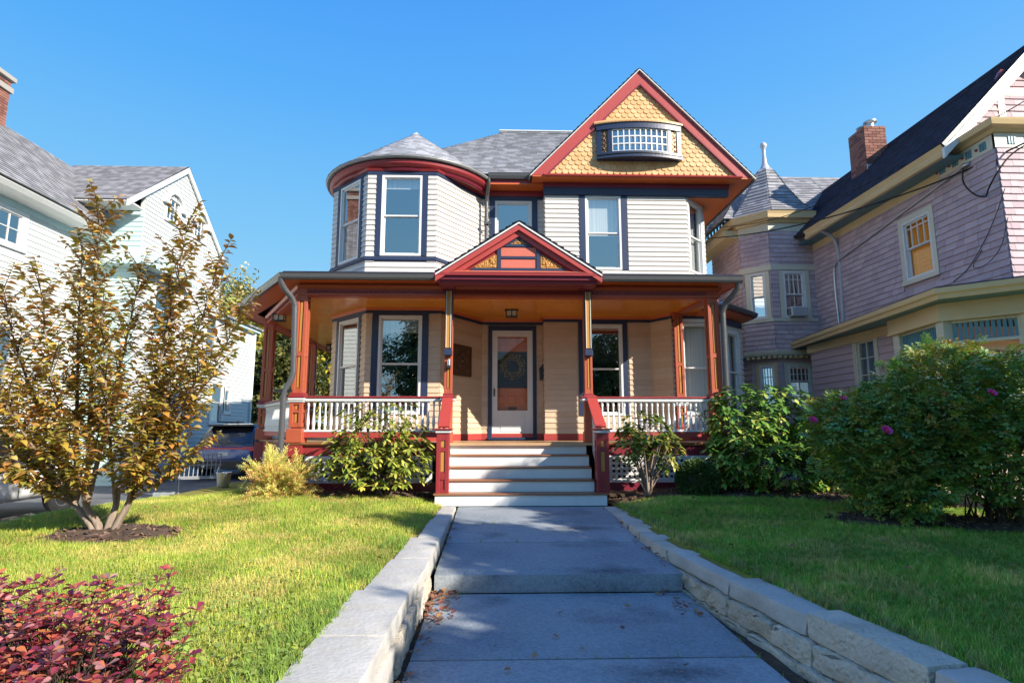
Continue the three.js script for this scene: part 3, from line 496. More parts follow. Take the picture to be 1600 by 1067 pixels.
  { const bd = []; for (let z = -10.95; z > -14; z -= .085) bd.push(Bx(z < -12.9 ? -4.6 : -3.5, 4.1, CEIL - .004, CEIL + .001, z - .036, z + .036)); add('ceiling_board', bd, M.ceil, cl, { stuff: true }); }
  add('porch_beam', [sweep(Bm, rect(-.1, .1, 4.16, 4.44), true), sweep(Bm, [[.1, 4.17], [.125, 4.17], [.125, 4.20], [.1, 4.21]], true), sweep(Bm, [[.1, 4.30], [.12, 4.30], [.15, 4.345], [.15, 4.36], [.1, 4.37]], true)], M.rust, HO);
  {
    const dn = []; for (let i = 0; i < Bm.length - 1; i++) { const f = frame(Bm[i], Bm[i + 1]); if (i === 0 || i === 3) continue; for (let u = .12; u < f.len - .1; u += .052) { const q = new THREE.BoxGeometry(.026, .05, .022).rotateY(f.th), p = fpt(f, u, 4.245, .114); dn.push(q.translate(...p)); } }
    add('dentil', dn, M.maroon, HO, { stuff: true });
  }
  add('porch_soffit', sweep(E, [[-.02, 4.40], [-.46, 4.40]]), M.orange, HO);
  add('porch_fascia', sweep(E, [[-.02, 4.385], [0, 4.385], [0, 4.50], [-.02, 4.50]], true), M.red, HO);
  add('gutter', [sweep(E.slice(1, 4), [[.002, 4.385], [.05, 4.385], [.075, 4.42], [.085, 4.485], [.095, 4.50], [.002, 4.50]], true)], M.gutter, HO);
  { // the shallow roof over the porch
    const I = [[-3.6, -19.6], [-3.6, -13.9], [-2.7, -12.1], [4.0, -12.6], [4.1, -12.75]], yE = 4.52, yI = 4.96, P = (p, y) => [p[0], y, p[1]];
    roofPart(HO, M.roofDark, [0, 1, 2].map((i) => [P(E[i], yE), P(E[i + 1], yE), P(I[i + 1], yI), P(I[i], yI)]).concat([[P(E[3], yE), [4.62, yE, -12.9], [4.1, yI, -12.9], P(I[3], yI)]]), .05, 'porch_roof');
  }
  // pediment over the steps
  {
    const px = .432, pl = -1.06, pr = 1.925, pa = 5.42, pe = 4.45, s = (pa - pe) / (px - pl), top = (x) => pa - s * Math.abs(x - px), z = -10.14;
    roofPart(HO, M.roofDark, [[[pl, pe, -12], [pl, pe, z + .08], [px, pa, z + .08], [px, pa, -12]], [[pr, pe, z + .08], [pr, pe, -12], [px, pa, -12], [px, pa, z + .08]]], .045, 'pediment_roof');
    const PD = add('pediment', ext([[pl + .15, pe - .02], [pr - .15, pe - .02], [px, pa - .12]], .25, [], z - .32), M.red, HO);
    const lo = (x, d) => [x, top(x) - d];
    for (const [a, b] of [[pl, px], [px, pr]]) {
      add('drip_edge', ext([lo(a, .032), lo(b, .032), lo(b, .06), lo(a, .06)], .035, [], z + .055), M.white, PD);
      add('rake_board', ext([lo(a, .07), lo(b, .07), lo(b, .17), lo(a, .17)], .17, [], z - .10), M.brick, PD);
      add('rake_moulding', ext(rakeQ(top, pa, s, px)(a, b, .17, .27, pe - .03), .10, [], z - .09), M.brick, PD);
      add('rake_trim', ext([lo(a + (a < px ? .25 : 0), .272), lo(b - (b > px ? .25 : 0), .272), lo(b - (b > px ? .25 : 0), .33), lo(a + (a < px ? .25 : 0), .33)].map(([x, y]) => [x, Math.max(y, pe + .06)]), .05, [], z - .085), M.navy, PD);
    }
    // cornice at the foot
    add('pediment_cornice', [sweep([[pl + .02, -11.0], [pl + .02, z + .02], [pr - .02, z + .02], [pr - .02, -11.0]], [[-.3, 4.28], [-.06, 4.28], [-.05, 4.325], [.0, 4.335], [.0, 4.39], [.045, 4.40], [.05, 4.445], [-.3, 4.452]], true)], M.maroon, PD);
    add('cornice_face', sweep([[pl + .05, z + .045], [pr - .05, z + .045]], [[0, 4.395], [.028, 4.40], [.03, 4.44], [0, 4.447]], true), M.red, PD);
    add('cornice_top', slab([[pl + .12, 4.462, z + .07], [pr - .12, 4.462, z + .07], [pr - .22, 4.53, z - .08], [pl + .22, 4.53, z - .08]], .01), M.pink, PD);
    // framework of the tympanum with carved panels
    const zb = z - .07, fr = [];
    const t1 = 4.56, t2 = 4.76, t3 = 4.965;
    fr.push(Bx(px - .86, px + .86, t1 - .04, t1, zb, zb + .03), Bx(px - .35, px + .35, t3, t3 + .045, zb, zb + .03), Bx(px - .39, px - .325, t1, t3 + .04, zb, zb + .032), Bx(px + .325, px + .39, t1, t3 + .04, zb, zb + .032), Bx(px - .325, px + .325, t2 - .02, t2 + .02, zb, zb + .028));
    add('tympanum_frame', fr, M.navy, PD);
    add('tympanum_panel', Bx(px - .32, px + .32, t1 + .01, t2 - .03, zb, zb + .012), M.pink, PD); add('tympanum_panel', Bx(px - .32, px + .32, t2 + .03, t3 - .01, zb, zb + .012), M.pink, PD);
    const carved = (pts, seed) => {
      const r = RNG(seed), q = [ext(pts, .012, [], zb)], [A, B, C] = pts; // a triangle covered with leaf lumps and a raised edge
      for (let i = 0; i < 70; i++) { let a = r(), b = r(); if (a + b > 1) { a = 1 - a; b = 1 - b; } a = .06 + a * .82; b = .06 + b * .82; if (a + b > .95) continue; const x = A[0] + (B[0] - A[0]) * a + (C[0] - A[0]) * b, y = A[1] + (B[1] - A[1]) * a + (C[1] - A[1]) * b; q.push(new THREE.IcosahedronGeometry(rr(.012, .03, r), 1).scale(1.5, .7, .8).rotateZ(r() * 6).translate(x, y, zb + .014)); }
      for (const [p, w] of [[A, B], [B, C], [C, A]]) q.push(bar([p[0], p[1], zb + .016], [w[0], w[1], zb + .016], .018, .014, [0, 0, 1]));
      add('carved_panel', q, M.ochre, PD);
    };
    carved([[px - .80, t1 + .015], [px - .41, t1 + .015], [px - .41, t1 + .25]], 1); carved([[px + .80, t1 + .015], [px + .41, t1 + .25], [px + .41, t1 + .015]], 2); carved([[px - .28, t3 + .06], [px + .28, t3 + .06], [px, t3 + .235]], 3);
  }
  // ---- posts
  const panelFaces = (x, z, w, y0, y1, th, proud = .006) => { const r = []; for (let k = 0; k < 4; k++) { const b = Bx(-.022 * (w / .2), .022 * (w / .2), y0, y1, w / 2 - .012, w / 2 - .012 + proud); r.push(b.rotateY(th + k * Math.PI / 2).translate(x, 0, z)); } return r; };
  function post(name, x, z, w, th = 0, o = {}) {
    const T2 = (g) => g.rotateY(th).translate(x, 0, z), h = w / 2, yb = o.y0 ?? DECK;
    const st = (hw, y0, y1, s) => { const r = []; for (const a of [-1, 1]) for (const b of [-1, 1]) r.push(T2(RB(a * hw, a * (hw - s), y0, y1, b * hw, b * (hw - s), .006))); return r; };
    const rail = (hw, y0, y1) => T2(Bx(-hw + .004, hw - .004, y0, y1, -hw + .004, hw - .004));
    const p = add(name, [...st(h, 2.33, 4.3, w * .3), rail(h, 2.33, 2.43), rail(h, 3.02, 3.10), rail(h, 4.06, 4.3), rail(h - .025, 2.3, 4.3)], o.mat || M.post, HO);
    add('panel', panelFaces(x, z, w * .82, 2.44, 3.01, th, .012).concat(panelFaces(x, z, w * .82, 3.11, 4.05, th, .012)), M.ochre, p);
    if (!o.noBase) {
      const k = h + .012;
      add('pedestal', [...st(k, yb + .28, 2.17, w * .32), rail(k, yb + .28, 1.76 + .04), rail(k, 1.98, 2.03), rail(k, 2.13, 2.2), rail(k - .03, yb, 2.2), T2(RB(-k - .03, k + .03, yb, yb + .26, -k - .03, k + .03, .015))], o.mat || M.post, p);
      add('panel', panelFaces(x, z, w * .85, 1.81, 1.97, th, .012).concat(panelFaces(x, z, w * .85, 2.04, 2.12, th, .012)), M.ochre, p);
      add('post_cap', [T2(RB(-k - .035, k + .035, 2.20, 2.255, -k - .035, k + .035, .015)), T2(RB(-k - .02, k + .02, 2.17, 2.2, -k - .02, k + .02, .01))], M.offwhite, p);
      add('post_cap', [T2(RB(-k - .05, k + .05, 2.256, 2.285, -k - .05, k + .05, .008)), T2(Bx(-h - .02, h + .02, 2.285, 2.34, -h - .02, h + .02))], M.red, p);
    }
    return p;
  }
  post('porch_post', -3.61, -10.86, .21, .53 / 2 * 0);
  post('porch_post', -5.38, -13.92, .22, 0);
  post('porch_post', -5.38, -17.2, .22, 0);
  post('porch_post', 4.18, -10.87, .21, 0);
  post('porch_post', 3.98, -12.36, .19, 0);
  for (const [x] of [[-.86], [1.765]]) {
    const p = post('porch_post', x, -10.87, .15, 0, { noBase: true });
    add('pedestal', [RB(x - .085, x + .085, DECK, 2.2, -10.955, -10.785, .008), RB(x - .1, x + .1, DECK, DECK + .2, -10.97, -10.77, .01)], M.post, p);
    add('post_cap', RB(x - .14, x + .14, 2.2, 2.255, -11.0, -10.74, .015), M.offwhite, p); add('post_cap', [RB(x - .155, x + .155, 2.256, 2.285, -11.02, -10.72, .008), Bx(x - .09, x + .09, 2.286, 2.34, -10.96, -10.78)], M.red, p);
    const bk = add('bracket', [Bx(x - .065, x + .065, 3.06, 4.42, -10.79, -10.73), RB(x - .075, x + .075, 3.04, 3.15, -10.80, -10.70, .01), RB(x - .075, x + .075, 4.28, 4.42, -10.80, -10.66, .02)], M.navy, p);
    add('bracket_panel', [Bx(x - .035, x + .035, 3.18, 4.26, -10.731, -10.715)], M.ochre, bk); add('bracket_edge', [Bx(x - .048, x - .036, 3.18, 4.26, -10.731, -10.70), Bx(x + .036, x + .048, 3.18, 4.26, -10.731, -10.70)], M.creamPale, bk);
  }
  // ---- railings with turned balusters
  const prof = [[.0, 1.67], [.026, 1.67], [.026, 1.70], [.018, 1.715], [.029, 1.75], [.033, 1.79], [.028, 1.86], [.017, 1.96], [.013, 2.03], [.019, 2.06], [.013, 2.075], [.02, 2.10], [.024, 2.115], [.024, 2.185]];
  const balG = boxUV(nrm(new THREE.LatheGeometry(prof.map(([r, y]) => new THREE.Vector2(r, y - 1.67)), 9)));
  function railing(p0, p1, inset0 = .14, inset1 = .14) {
    const f = frame(p0, p1), a = inset0, b = f.len - inset1;
    const r = fadd('railing', [RB(a, b, 2.252, 2.285, -.075, .075, .008)], M.red, f, HO);
    add('rail_moulding', [RB(a, b, 2.185, 2.25, -.055, .055, .015)], M.offwhite, r); add('bottom_rail', RB(a, b, 1.635, 1.67, -.045, .045, .006), M.white, r); add('bottom_board', Bx(a, b, 1.535, 1.634, -.035, .035), M.brick, r);
    const n = Math.max(1, Math.round((b - a) / .104)); for (let i = 0; i < n; i++) shareAdd('baluster', balG, M.white, r, [a + (i + .5) * (b - a) / n, 1.67, 0]);
    return r;
  }
  railing([-5.38, -17.2], [-5.38, -13.92]); railing([-5.38, -13.92], [-3.61, -10.86]); railing([-3.61, -10.86], [-.86, -10.87], .14, .1); railing([1.765, -10.87], [4.18, -10.87], .1, .13);
  // ---- skirt: deck edge, frieze board, lattice, base board
  const sk = [[-5.46, -19.4], [-5.46, -13.98], [-3.66, -10.78], [-.98, -10.78]], sk2 = [[1.9, -10.78], [4.26, -10.78], [4.26, -12.6]];
  for (const p of [sk, sk2]) { add('deck_edge', sweep(p, [[-.05, 1.385], [.035, 1.40], [.05, 1.42], [.05, 1.448], [-.05, 1.448]], true), M.tread, HO); add('skirt_board', sweep(p, rect(-.06, -.02, 1.20, 1.40), true), p === sk ? M.red : M.maroon, HO); add('base_board', sweep(p, rect(-.08, .0, .28, .725), true), p === sk ? M.red : M.maroon, HO); add('underfloor', sweep(p, [[-.35, .3], [-.35, 1.4]]), M.dark, HO); }
  function lattice(p0, p1, y0, y1) {
    const f = frame(p0, p1), L = f.len, l = fadd('lattice_panel', [Bx(0, L, y1 - .035, y1, -.02, .012), Bx(0, L, y0, y0 + .06, -.02, .012), Bx(0, .05, y0 + .06, y1 - .035, -.02, .012), Bx(L - .05, L, y0 + .06, y1 - .035, -.02, .012)], M.white, f, HO);
    const n = Math.round(L / .098), m = 4, vg = boxUV(nrm(Bx(-.024, .024, 0, y1 - y0 - .04, 0, .008))), hg = boxUV(nrm(Bx(0, L - .04, -.024, .024, 0, .008)));
    for (let i = 0; i < n; i++) shareAdd('lattice_strip', vg, M.white, l, [(i + .5) * L / n, y0 + .02, -.012]); for (let i = 0; i <= m; i++) shareAdd('lattice_strip', hg, M.white, l, [.02, y0 + .07 + i * (y1 - y0 - .11) / m, -.0035]);
  }
  lattice([-3.42, -10.80], [-1.12, -10.80], .725, 1.20); lattice([2.10, -10.80], [4.14, -10.80], .715, 1.205); lattice([-5.30, -13.75], [-3.80, -11.08], .66, 1.18);
  add('corner_pier', [RB(-3.74, -3.46, .4, 1.39, -10.98, -10.73, .01), RB(4.12, 4.34, .4, 1.39, -10.98, -10.74, .01), RB(-5.56, -5.28, .1, 1.39, -14.08, -13.82, .01)], M.red, HO);
  // ---- steps
  {
    const xs0 = -.80, xs1 = 1.70, t = .27, h = .1965, z0 = -9.75, yb = .448, S = add('stair', Bx(xs0, xs1, .3, .60, -10.7, -9.9), M.dark, HO);
    for (let i = 0; i < 5; i++) {
      const wide = i === 0 ? .16 : 0, z = z0 - i * t, y = yb + i * h;
      add('riser', Bx(xs0 - wide, xs1 + wide, y + .002, y + h - .026, z - .02, z), M.white, S);
      if (i < 4) add('tread', RB(xs0 - wide - (i ? 0 : .03), xs1 + wide + (i ? 0 : .03), y + h - .026, y + h, z - t - .02, z + .03, .01), M.tread, S);
    }
    add('tread', RB(xs0, xs1, DECK - .026, DECK + .006, z0 - 4 * t - .12, z0 - 4 * t + .03, .01), M.tread, S);
    for (const [xa, sg] of [[-.855, -1], [1.825, 1]]) {
      const n = add('newel_post', [Bx(xa - .085, xa + .085, .62, 1.6, -10.035, -9.865)], M.red, HO), k = .105, pl = [];
      for (const a of [-1, 1]) for (const b of [-1, 1]) pl.push(RB(xa + a * k, xa + a * (k - .065), .64, 1.62, -9.95 + b * k, -9.95 + b * (k - .065), .006));
      for (const [a, b] of [[.64, .70], [.86, .98], [1.32, 1.38], [1.50, 1.62]]) pl.push(Bx(xa - k + .003, xa + k - .003, a, b, -9.95 - k + .003, -9.95 + k - .003));
      add('stile', pl, M.red, n); add('panel', [Bx(xa - .03, xa + .03, .99, 1.31, -9.90, -9.862), Bx(xa - .03, xa + .03, 1.39, 1.49, -9.90, -9.862)], M.ochre, n);
      add('post_cap', [RB(xa - .13, xa + .13, 1.62, 1.67, -10.08, -9.82, .015)], M.offwhite, n); add('post_cap', [RB(xa - .155, xa + .155, 1.671, 1.70, -10.105, -9.795, .008)], M.red, n);
      add('stair_rail', [bar([xa + (sg > 0 ? -.02 : .0), 2.29, -10.80], [xa, 1.72, -9.98], .19, .035)], M.brick, n);
      add('stair_side', [ext([[9.98, .62], [10.8, 1.3], [10.8, 2.24], [9.98, 1.68]].map(([z, y]) => [z, y]), .03).rotateY(Math.PI / 2).translate(xa - .015, 0, 0)], M.white, n);
    }
  }
  // ---- downspouts of the porch
  const dsp = (pts) => add('downspout', pipe(pts, .055), M.gutter, HO);
  dsp([[-3.90, 4.44, -10.42], [-3.89, 4.28, -10.46], [-3.70, 4.02, -10.66], [-3.66, 2.62, -10.66], [-3.80, 2.36, -10.62], [-3.80, .60, -10.62]]);
  dsp([[4.56, 4.42, -10.44], [4.55, 4.26, -10.50], [4.34, 3.98, -10.72], [4.33, 1.0, -10.74]]);
  add('downspout_clip', [Bx(-3.96, -3.66, 2.34, 2.40, -10.66, -10.60)], M.black, HO);
  // ---- pent roof of the side bay
  const pe2 = [[4.4, -12.12], [5.05, -12.12], [6.02, -13.05], [6.02, -15.6]], pi2 = [[4.4, -12.9], [4.75, -12.9], [5.13, -13.4], [5.13, -15.6]];
  roofPart(HO, M.roof, [0, 1, 2].map((i) => [[pe2[i][0], 4.32, pe2[i][1]], [pe2[i + 1][0], 4.32, pe2[i + 1][1]], [pi2[i + 1][0], 4.78, pi2[i + 1][1]], [pi2[i][0], 4.78, pi2[i][1]]]), .05, 'bay_roof');
  add('bay_soffit', sweep(pe2, [[-.01, 4.22], [-.34, 4.10]]), M.orange, HO); add('bay_fascia', sweep(pe2, rect(-.03, 0, 4.205, 4.30), true), M.brick, HO); add('gutter', sweep(pe2, [[.002, 4.23], [.05, 4.23], [.075, 4.28], [.08, 4.33], [.002, 4.33]], true), M.gutter, HO);
  add('trim_band', sweep(L1.slice(8), [[0, 3.98], [.03, 3.98], [.03, 4.12], [0, 4.12]]), M.navy, HO);
}
// ------------------------------------------------------------------ things that hang on the house
{
  const wr = thing('wreath', 'round dried leaf wreath hanging on the front door behind the glass', 'wreath', [.42, 3.12, -13.38]), r = RNG(12), ls = [];
  const lf = nrm(new THREE.SphereGeometry(.03, 6, 4).scale(1, .35, .18));
  for (let i = 0; i < 260; i++) { const a = r() * 6.283, b = r() * 6.283, R = .225 + Math.cos(b) * .075; ls.push(lf.clone().rotateZ(a + rr(-1, 1, r)).rotateX(rr(-.7, .7, r)).translate(.42 + Math.cos(a) * R, 3.12 + Math.sin(a) * R, -13.385 + Math.sin(b) * .03)); }
  add('wreath_base', new THREE.TorusGeometry(.225, .035, 8, 28).translate(.42, 3.12, -13.40), M.bark, wr);
  add('leaf', ls, MS([.22, .20, .07], { roughness: .8 }), wr, { stuff: true });
  // square relief plaque on the angled wall
  const f = frame([-1.13, -12.0], [-.30, -13.3]);
  const pq = localThing('wall_plaque', 'square bronze relief plaque with a round rosette on the angled porch wall', 'wall plaque', fpt(f, .74, 3.16, .03), f.th), s = .34;
  add('plate', [RB(-s, s, -s, s, -.01, .015, .006)], M.bronze, pq);
  add('border', [...[-1, 1].flatMap((k) => [Bx(k * s * .97, k * s * .86, -s * .97, s * .97, .015, .032), Bx(-s * .86, s * .86, k * s * .97, k * s * .86, .015, .03)])], M.bronze, pq);
  const ro = [new THREE.TorusGeometry(.17, .016, 6, 32).translate(0, 0, .018), new THREE.TorusGeometry(.10, .012, 6, 28).translate(0, 0, .018), new THREE.SphereGeometry(.05, 12, 8).scale(1, 1, .5).translate(0, 0, .015)];
  for (let i = 0; i < 12; i++) { const a = i / 12 * 6.283; ro.push(new THREE.SphereGeometry(.03, 8, 6).scale(1.5, .8, .5).rotateZ(a).translate(Math.cos(a) * .135, Math.sin(a) * .135, .018)); }
  for (const a of [-1, 1]) for (const b of [-1, 1]) { ro.push(new THREE.SphereGeometry(.05, 8, 6).scale(1.2, .8, .4).rotateZ(a * b * .8).translate(a * .22, b * .22, .018), new THREE.TorusGeometry(.055, .01, 5, 16).translate(a * .215, b * .215, .016)); }
  add('rosette', ro, M.bronze, pq);
  // ceiling lights
  const lamp = (x, z, label) => {
    const l = thing('ceiling_light', label, 'light', [x, 4.2, z], 'porch ceiling lights');
    add('canopy', RB(x - .14, x + .14, 4.17, 4.197, z - .1, z + .1, .008), M.black, l);
    add('cage', [...[-1, 1].flatMap((a) => [-1, 1].map((b) => Bx(x + a * .12, x + a * .105, 4.05, 4.17, z + b * .085, z + b * .07))), RB(x - .125, x + .125, 4.035, 4.052, z - .09, z + .09, .004), Bx(x - .008, x + .008, 4.05, 4.17, z + .075, z + .085)], M.black, l);
    add('shade', Bx(x - .10, x + .10, 4.056, 4.168, z - .066, z + .066), M.creamPale, l);
  };
  lamp(.36, -12.14, 'black caged porch light on the ceiling in front of the door'); lamp(-4.75, -12.75, 'black caged porch light near the left corner post'); lamp(-4.95, -17.6, 'farther black porch light on the ceiling of the side porch');
  // mailbox beside the door, sensor lamp on the left stair column
  const mb = thing('mailbox', 'narrow black metal mailbox on the return wall right of the door', 'mailbox', [1.08, 3.0, -13.1]);
  add('box', [RB(1.03, 1.125, 2.78, 3.02, -13.22, -12.98, .015), RB(1.02, 1.127, 3.02, 3.05, -13.24, -12.96, .01)], M.black, mb); add('lid', bar([1.05, 3.05, -13.22], [1.12, 3.16, -13.22], .02, .2, [0, 0, 1]), M.black, mb);
  const se = thing('sensor_lamp', 'small grey cylinder sensor lamp fixed to the left stair column', 'sensor lamp', [-.86, 2.95, -10.76]);
  add('body', [new THREE.CylinderGeometry(.032, .032, .09, 12).translate(-.845, 2.9, -10.74), new THREE.SphereGeometry(.032, 12, 8).translate(-.845, 2.945, -10.74)], M.metal, se); add('base', RB(-.88, -.81, 2.80, 2.855, -10.80, -10.71, .006), M.dark, se);
}

// ------------------------------------------------------------------ the purple house on the right
const shLeft = { purple: 290 };
function shingleWall(parent, f, y0, y1, ops = [], o = {}) {
  const e = o.e || .14, mats = o.mats || [M.purple, M.purpleB, M.purpleC], r = RNG(Math.round(Math.abs(f.p0[0] * 31 + f.p0[1] * 57 + y0 * 19) * 10));
  const holes = ops.map((p) => { const q = p.hole || p; return [[q.u0, q.v0], [q.u1, q.v0], [q.u1, q.v1], [q.u0, q.v1]]; });
  const w = fadd('wall', ext(o.shape || [[0, y0], [f.len, y0], [f.len, y1], [0, y1]], .12, holes, -.12), mats[1], f, parent), n = Math.max(1, Math.round((y1 - y0) / e)), ee = +((y1 - y0) / n).toFixed(4), rest = [[], [], []];
  for (let i = 0; i < n; i++) {
    const v = y0 + i * ee, cuts = []; let u = -rr(0, .2, r); while (u < f.len) { const wd = rr(o.w0 || .14, o.w1 || .34, r); cuts.push([Math.max(0, u), Math.min(f.len, u + wd - .004)]); u += wd; }
    for (const [c0, c1] of cuts) for (const [a, b] of spans(c0, c1, v, v + ee, ops)) {
      const q = o.clip ? o.clip(v, a, b) : [a, b]; if (!q || q[1] - q[0] < .02) continue;
      const g = board(ee, Math.floor(r() * 4)), k = Math.floor(r() * 3), dy = (r() - .5) * .008, dz = r() * .004;
      if (o.budget && shLeft[o.budget] > 0 && r() < (o.share ?? 1)) { shLeft[o.budget]--; shareAdd('wall_shingle', g, mats[k], w, [q[0], v + dy, dz], [q[1] - q[0], 1, 1]); }
      else rest[k].push(nrm(g.clone()).scale(q[1] - q[0], 1, 1).translate(q[0], v + dy, dz));
    }
  }
  rest.forEach((l, k) => { if (!l.length) return; const x = new THREE.Mesh(mergeGeometries(l), mats[k]); x.name = 'wall_shingle'; x.userData.kind = 'stuff'; x.castShadow = x.receiveShadow = true; w.add(x); });
  return w;
}
function brickStack(parent, x0, x1, z0, z1, y0, y1) { // a chimney of real bricks
  const c = add('chimney', Bx(x0 + .012, x1 - .012, y0, y1, z0 + .012, z1 - .012), M.mortar, parent), A = [], Bq = [], r = RNG(Math.round(Math.abs(x0 * 71)));
  for (let k = 0, y = y0; y + .07 < y1 + .01; y += .0765, k++) for (const [horiz, fix, a, b] of [[1, z1, x0, x1], [1, z0, x0, x1], [0, x0, z0, z1], [0, x1, z0, z1]]) {
    for (let u = a - (k % 2) * .1; u < b - .02; u += .205) { const s = Math.max(a, u), t = Math.min(b, u + .195); if (t - s < .03) continue; const d = rr(0, .006, r), g = horiz ? Bx(s, t, y, y + .066, fix - .05 * Math.sign(fix - (z0 + z1) / 2), fix + d * Math.sign(fix - (z0 + z1) / 2)) : Bx(fix - .05 * Math.sign(fix - (x0 + x1) / 2), fix + d * Math.sign(fix - (x0 + x1) / 2), y, y + .066, s, t); (r() < .6 ? A : Bq).push(g); }
  }
  add('brick', A, M.brickA, c, { stuff: true }); add('brick', Bq, M.brickB, c, { stuff: true }); return c;
}
const PU = thing('purple_house', 'large mauve shingled house with cream trim, turret and dark slate roof on the right', 'house', [10.5, .1, -13]);
{
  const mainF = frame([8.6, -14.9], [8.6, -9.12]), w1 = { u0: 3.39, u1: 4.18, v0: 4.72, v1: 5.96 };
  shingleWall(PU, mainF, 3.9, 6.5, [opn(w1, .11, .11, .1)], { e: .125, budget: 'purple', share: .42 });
  win(PU, mainF, w1, { casing: M.creamPale, cs: .1, ct: .1, cb: .09, meet: .52, grid: [4, 2], gridTop: .22, glass: M.glassWeak, cdepth: -.085, curtain: MS([1, .36, .02], { roughness: .8, map: T.fold }), cname: 'blind', label: 'window with a warm reflection painted as an orange sheet behind the glass' });  // orange sheet behind the glass paints in a reflection of sunlit clapboards
  const fr = frame([8.6, -9.12], [13.5, -9.12]); shingleWall(PU, fr, 3.9, 6.5, [], { e: .125 });
  add('frieze', [Bx(8.57, 8.62, 6.46, 6.72, -10.35, -9.1), Bx(8.57, 13.5, 6.46, 6.72, -9.14, -9.09)], M.creamPale, PU);
  { const q = [], d = []; for (let i = 0; i < 4; i++) { const z = -9.27 - i * .31; for (let k = 0; k < 3; k++) q.push(Bx(8.555, 8.57, 6.52, 6.66, z - k * .05 - .03, z - k * .05)); d.push(new THREE.CylinderGeometry(.028, .028, .014, 10).rotateZ(Math.PI / 2).translate(8.562, 6.59, z - .2)); } for (let i = 0; i < 5; i++) for (let k = 0; k < 3; k++) q.push(Bx(8.8 + i * .3 + k * .05, 8.83 + i * .3 + k * .05, 6.52, 6.66, -9.09, -9.075)); add('frieze_bar', q, M.teal, PU); add('frieze_dot', d, M.red, PU); }
  add('frieze', Bx(8.575, 8.62, 6.42, 6.62, -14.9, -10.36), M.cream, PU);
  add('cornice', sweep([[8.6, -10.35], [8.6, -9.12], [13.5, -9.12]], [[0, 6.72], [.06, 6.73], [.10, 6.78], [.20, 6.80], [.23, 6.87], [.24, 6.90], [0, 6.92]], true), M.cream, PU);
  add('eave', [sweep([[8.6, -14.9], [8.6, -9.75]], [[.44, 6.60], [.40, 6.58], [0, 6.60], [0, 6.64], [.4, 6.64]], true)], M.teal, PU);
  add('eave_board', sweep([[8.6, -14.4], [8.6, -9.66]], [[.40, 6.58], [.47, 6.585], [.50, 6.64], [.46, 6.70], [.52, 6.80], [.40, 6.80]], true), M.cream, PU);
  const rx = 10.3, ry = 9.08, m = (ry - 6.80) / (rx - 8.08);
  roofPart(PU, M.roofDark, [[[8.08, 6.80, -17.2], [8.08, 6.80, -9.62], [rx, ry, -9.62], [rx, ry, -17.2]], [[12.5, 6.8, -9.62], [12.5, 6.8, -17.2], [rx, ry, -17.2], [rx, ry, -9.62]]]);
  const rk = (x, d) => [x, ry - m * Math.abs(x - rx) - d];
  add('rake_board', [ext([rk(8.10, .11), rk(rx, .11), rk(rx, .30), rk(8.10, .30)], .06, [], -9.66), ext([rk(rx, .11), rk(12.5, .11), rk(12.5, .30), rk(rx, .30)], .06, [], -9.66)], M.white, PU);
  const gf = frame([8.25, -9.95], [12.4, -9.95]); shingleWall(PU, gf, 6.75, 8.9, [], { e: .125, shape: [[.1, 6.7], [4.0, 6.7], [2.05, 8.9]], clip: (v, a, b) => { const h = (8.76 - v) / m, c = rx - 8.25; return [Math.max(a, c - h), Math.min(b, c + h)]; } });
  win(PU, gf, { u0: 1.35, u1: 2.6, v0: 7.2, v1: 8.0 }, { casing: M.creamPale, cs: .09, ct: .08, cb: .06, frame: M.creamPale });
  add('window_hood', [bar([9.4, 8.02, -9.85], [9.55, 8.35, -9.80], .14, .1), bar([9.32, 7.72, -9.88], [9.4, 8.02, -9.85], .12, .1)], M.red, PU);
  const ch = brickStack(PU, 9.42, 9.98, -14.25, -13.6, 7.6, 9.36);
  add('flashing', [bar([9.40, 8.02, -14.3], [9.40, 8.02, -13.55], .03, .22), Bx(9.4, 9.8, 8.0, 8.3, -13.585, -13.57)], M.metal, ch);
  for (const z of [-13.78, -14.08]) add('chimney_cap', [cyl(.09, .09, 9.36, 9.5, 9.72, z), cyl(.16, .16, 9.53, 9.56, 9.72, z), cyl(.10, .16, 9.49, 9.53, 9.72, z)], M.metal, ch);
  // pipes on the wall
  add('drain_pipe', tube([[8.15, 6.6, -13.75], [8.45, 6.45, -13.75], [8.55, 6.2, -13.75], [8.55, 4.2, -13.75]], .04, 24, 8), M.pipe, PU);
  add('conduit', tube([[8.56, 4.1, -13.95], [8.56, 5.65, -13.95], [8.56, 5.78, -13.85], [8.56, 5.95, -12.9], [8.56, 6.33, -10.35], [8.55, 6.42, -9.8]], .028, 60, 7), M.metal, PU);
  add('weatherhead', new THREE.SphereGeometry(.07, 10, 8).scale(.8, .7, 1.5).translate(8.54, 6.42, -9.72), M.metal, PU);
  // the low wing and its wraparound porch
  const lw = frame([7.95, -14.2], [7.95, -10.95]), w2 = { u0: 1.78, u1: 2.46, v0: 2.42, v1: 3.60 };
  wall(PU, lw, .1, 3.66, [opn(w2, .09, .09, .08)], { e: .15, mats: [M.purple, M.purpleB, M.purpleC] });
  win(PU, lw, w2, { casing: M.creamPale, cs: .08, ct: .08, cb: .07, single: true, frame: M.creamPale, gridAll: [2, 3], curtain: M.blue, cspan: [0, .95] });
  wall(PU, frame([7.95, -10.95], [14, -10.95]), .1, 3.66, [opn({ u0: .35, u1: 1.3, v0: 1.7, v1: 3.3 }), opn({ u0: 1.55, u1: 2.7, v0: 1.7, v1: 3.3 })], { e: .15, mats: [M.purple, M.purpleB, M.purpleC] });
  const pf = frame([7.95, -10.95], [14, -10.95]);
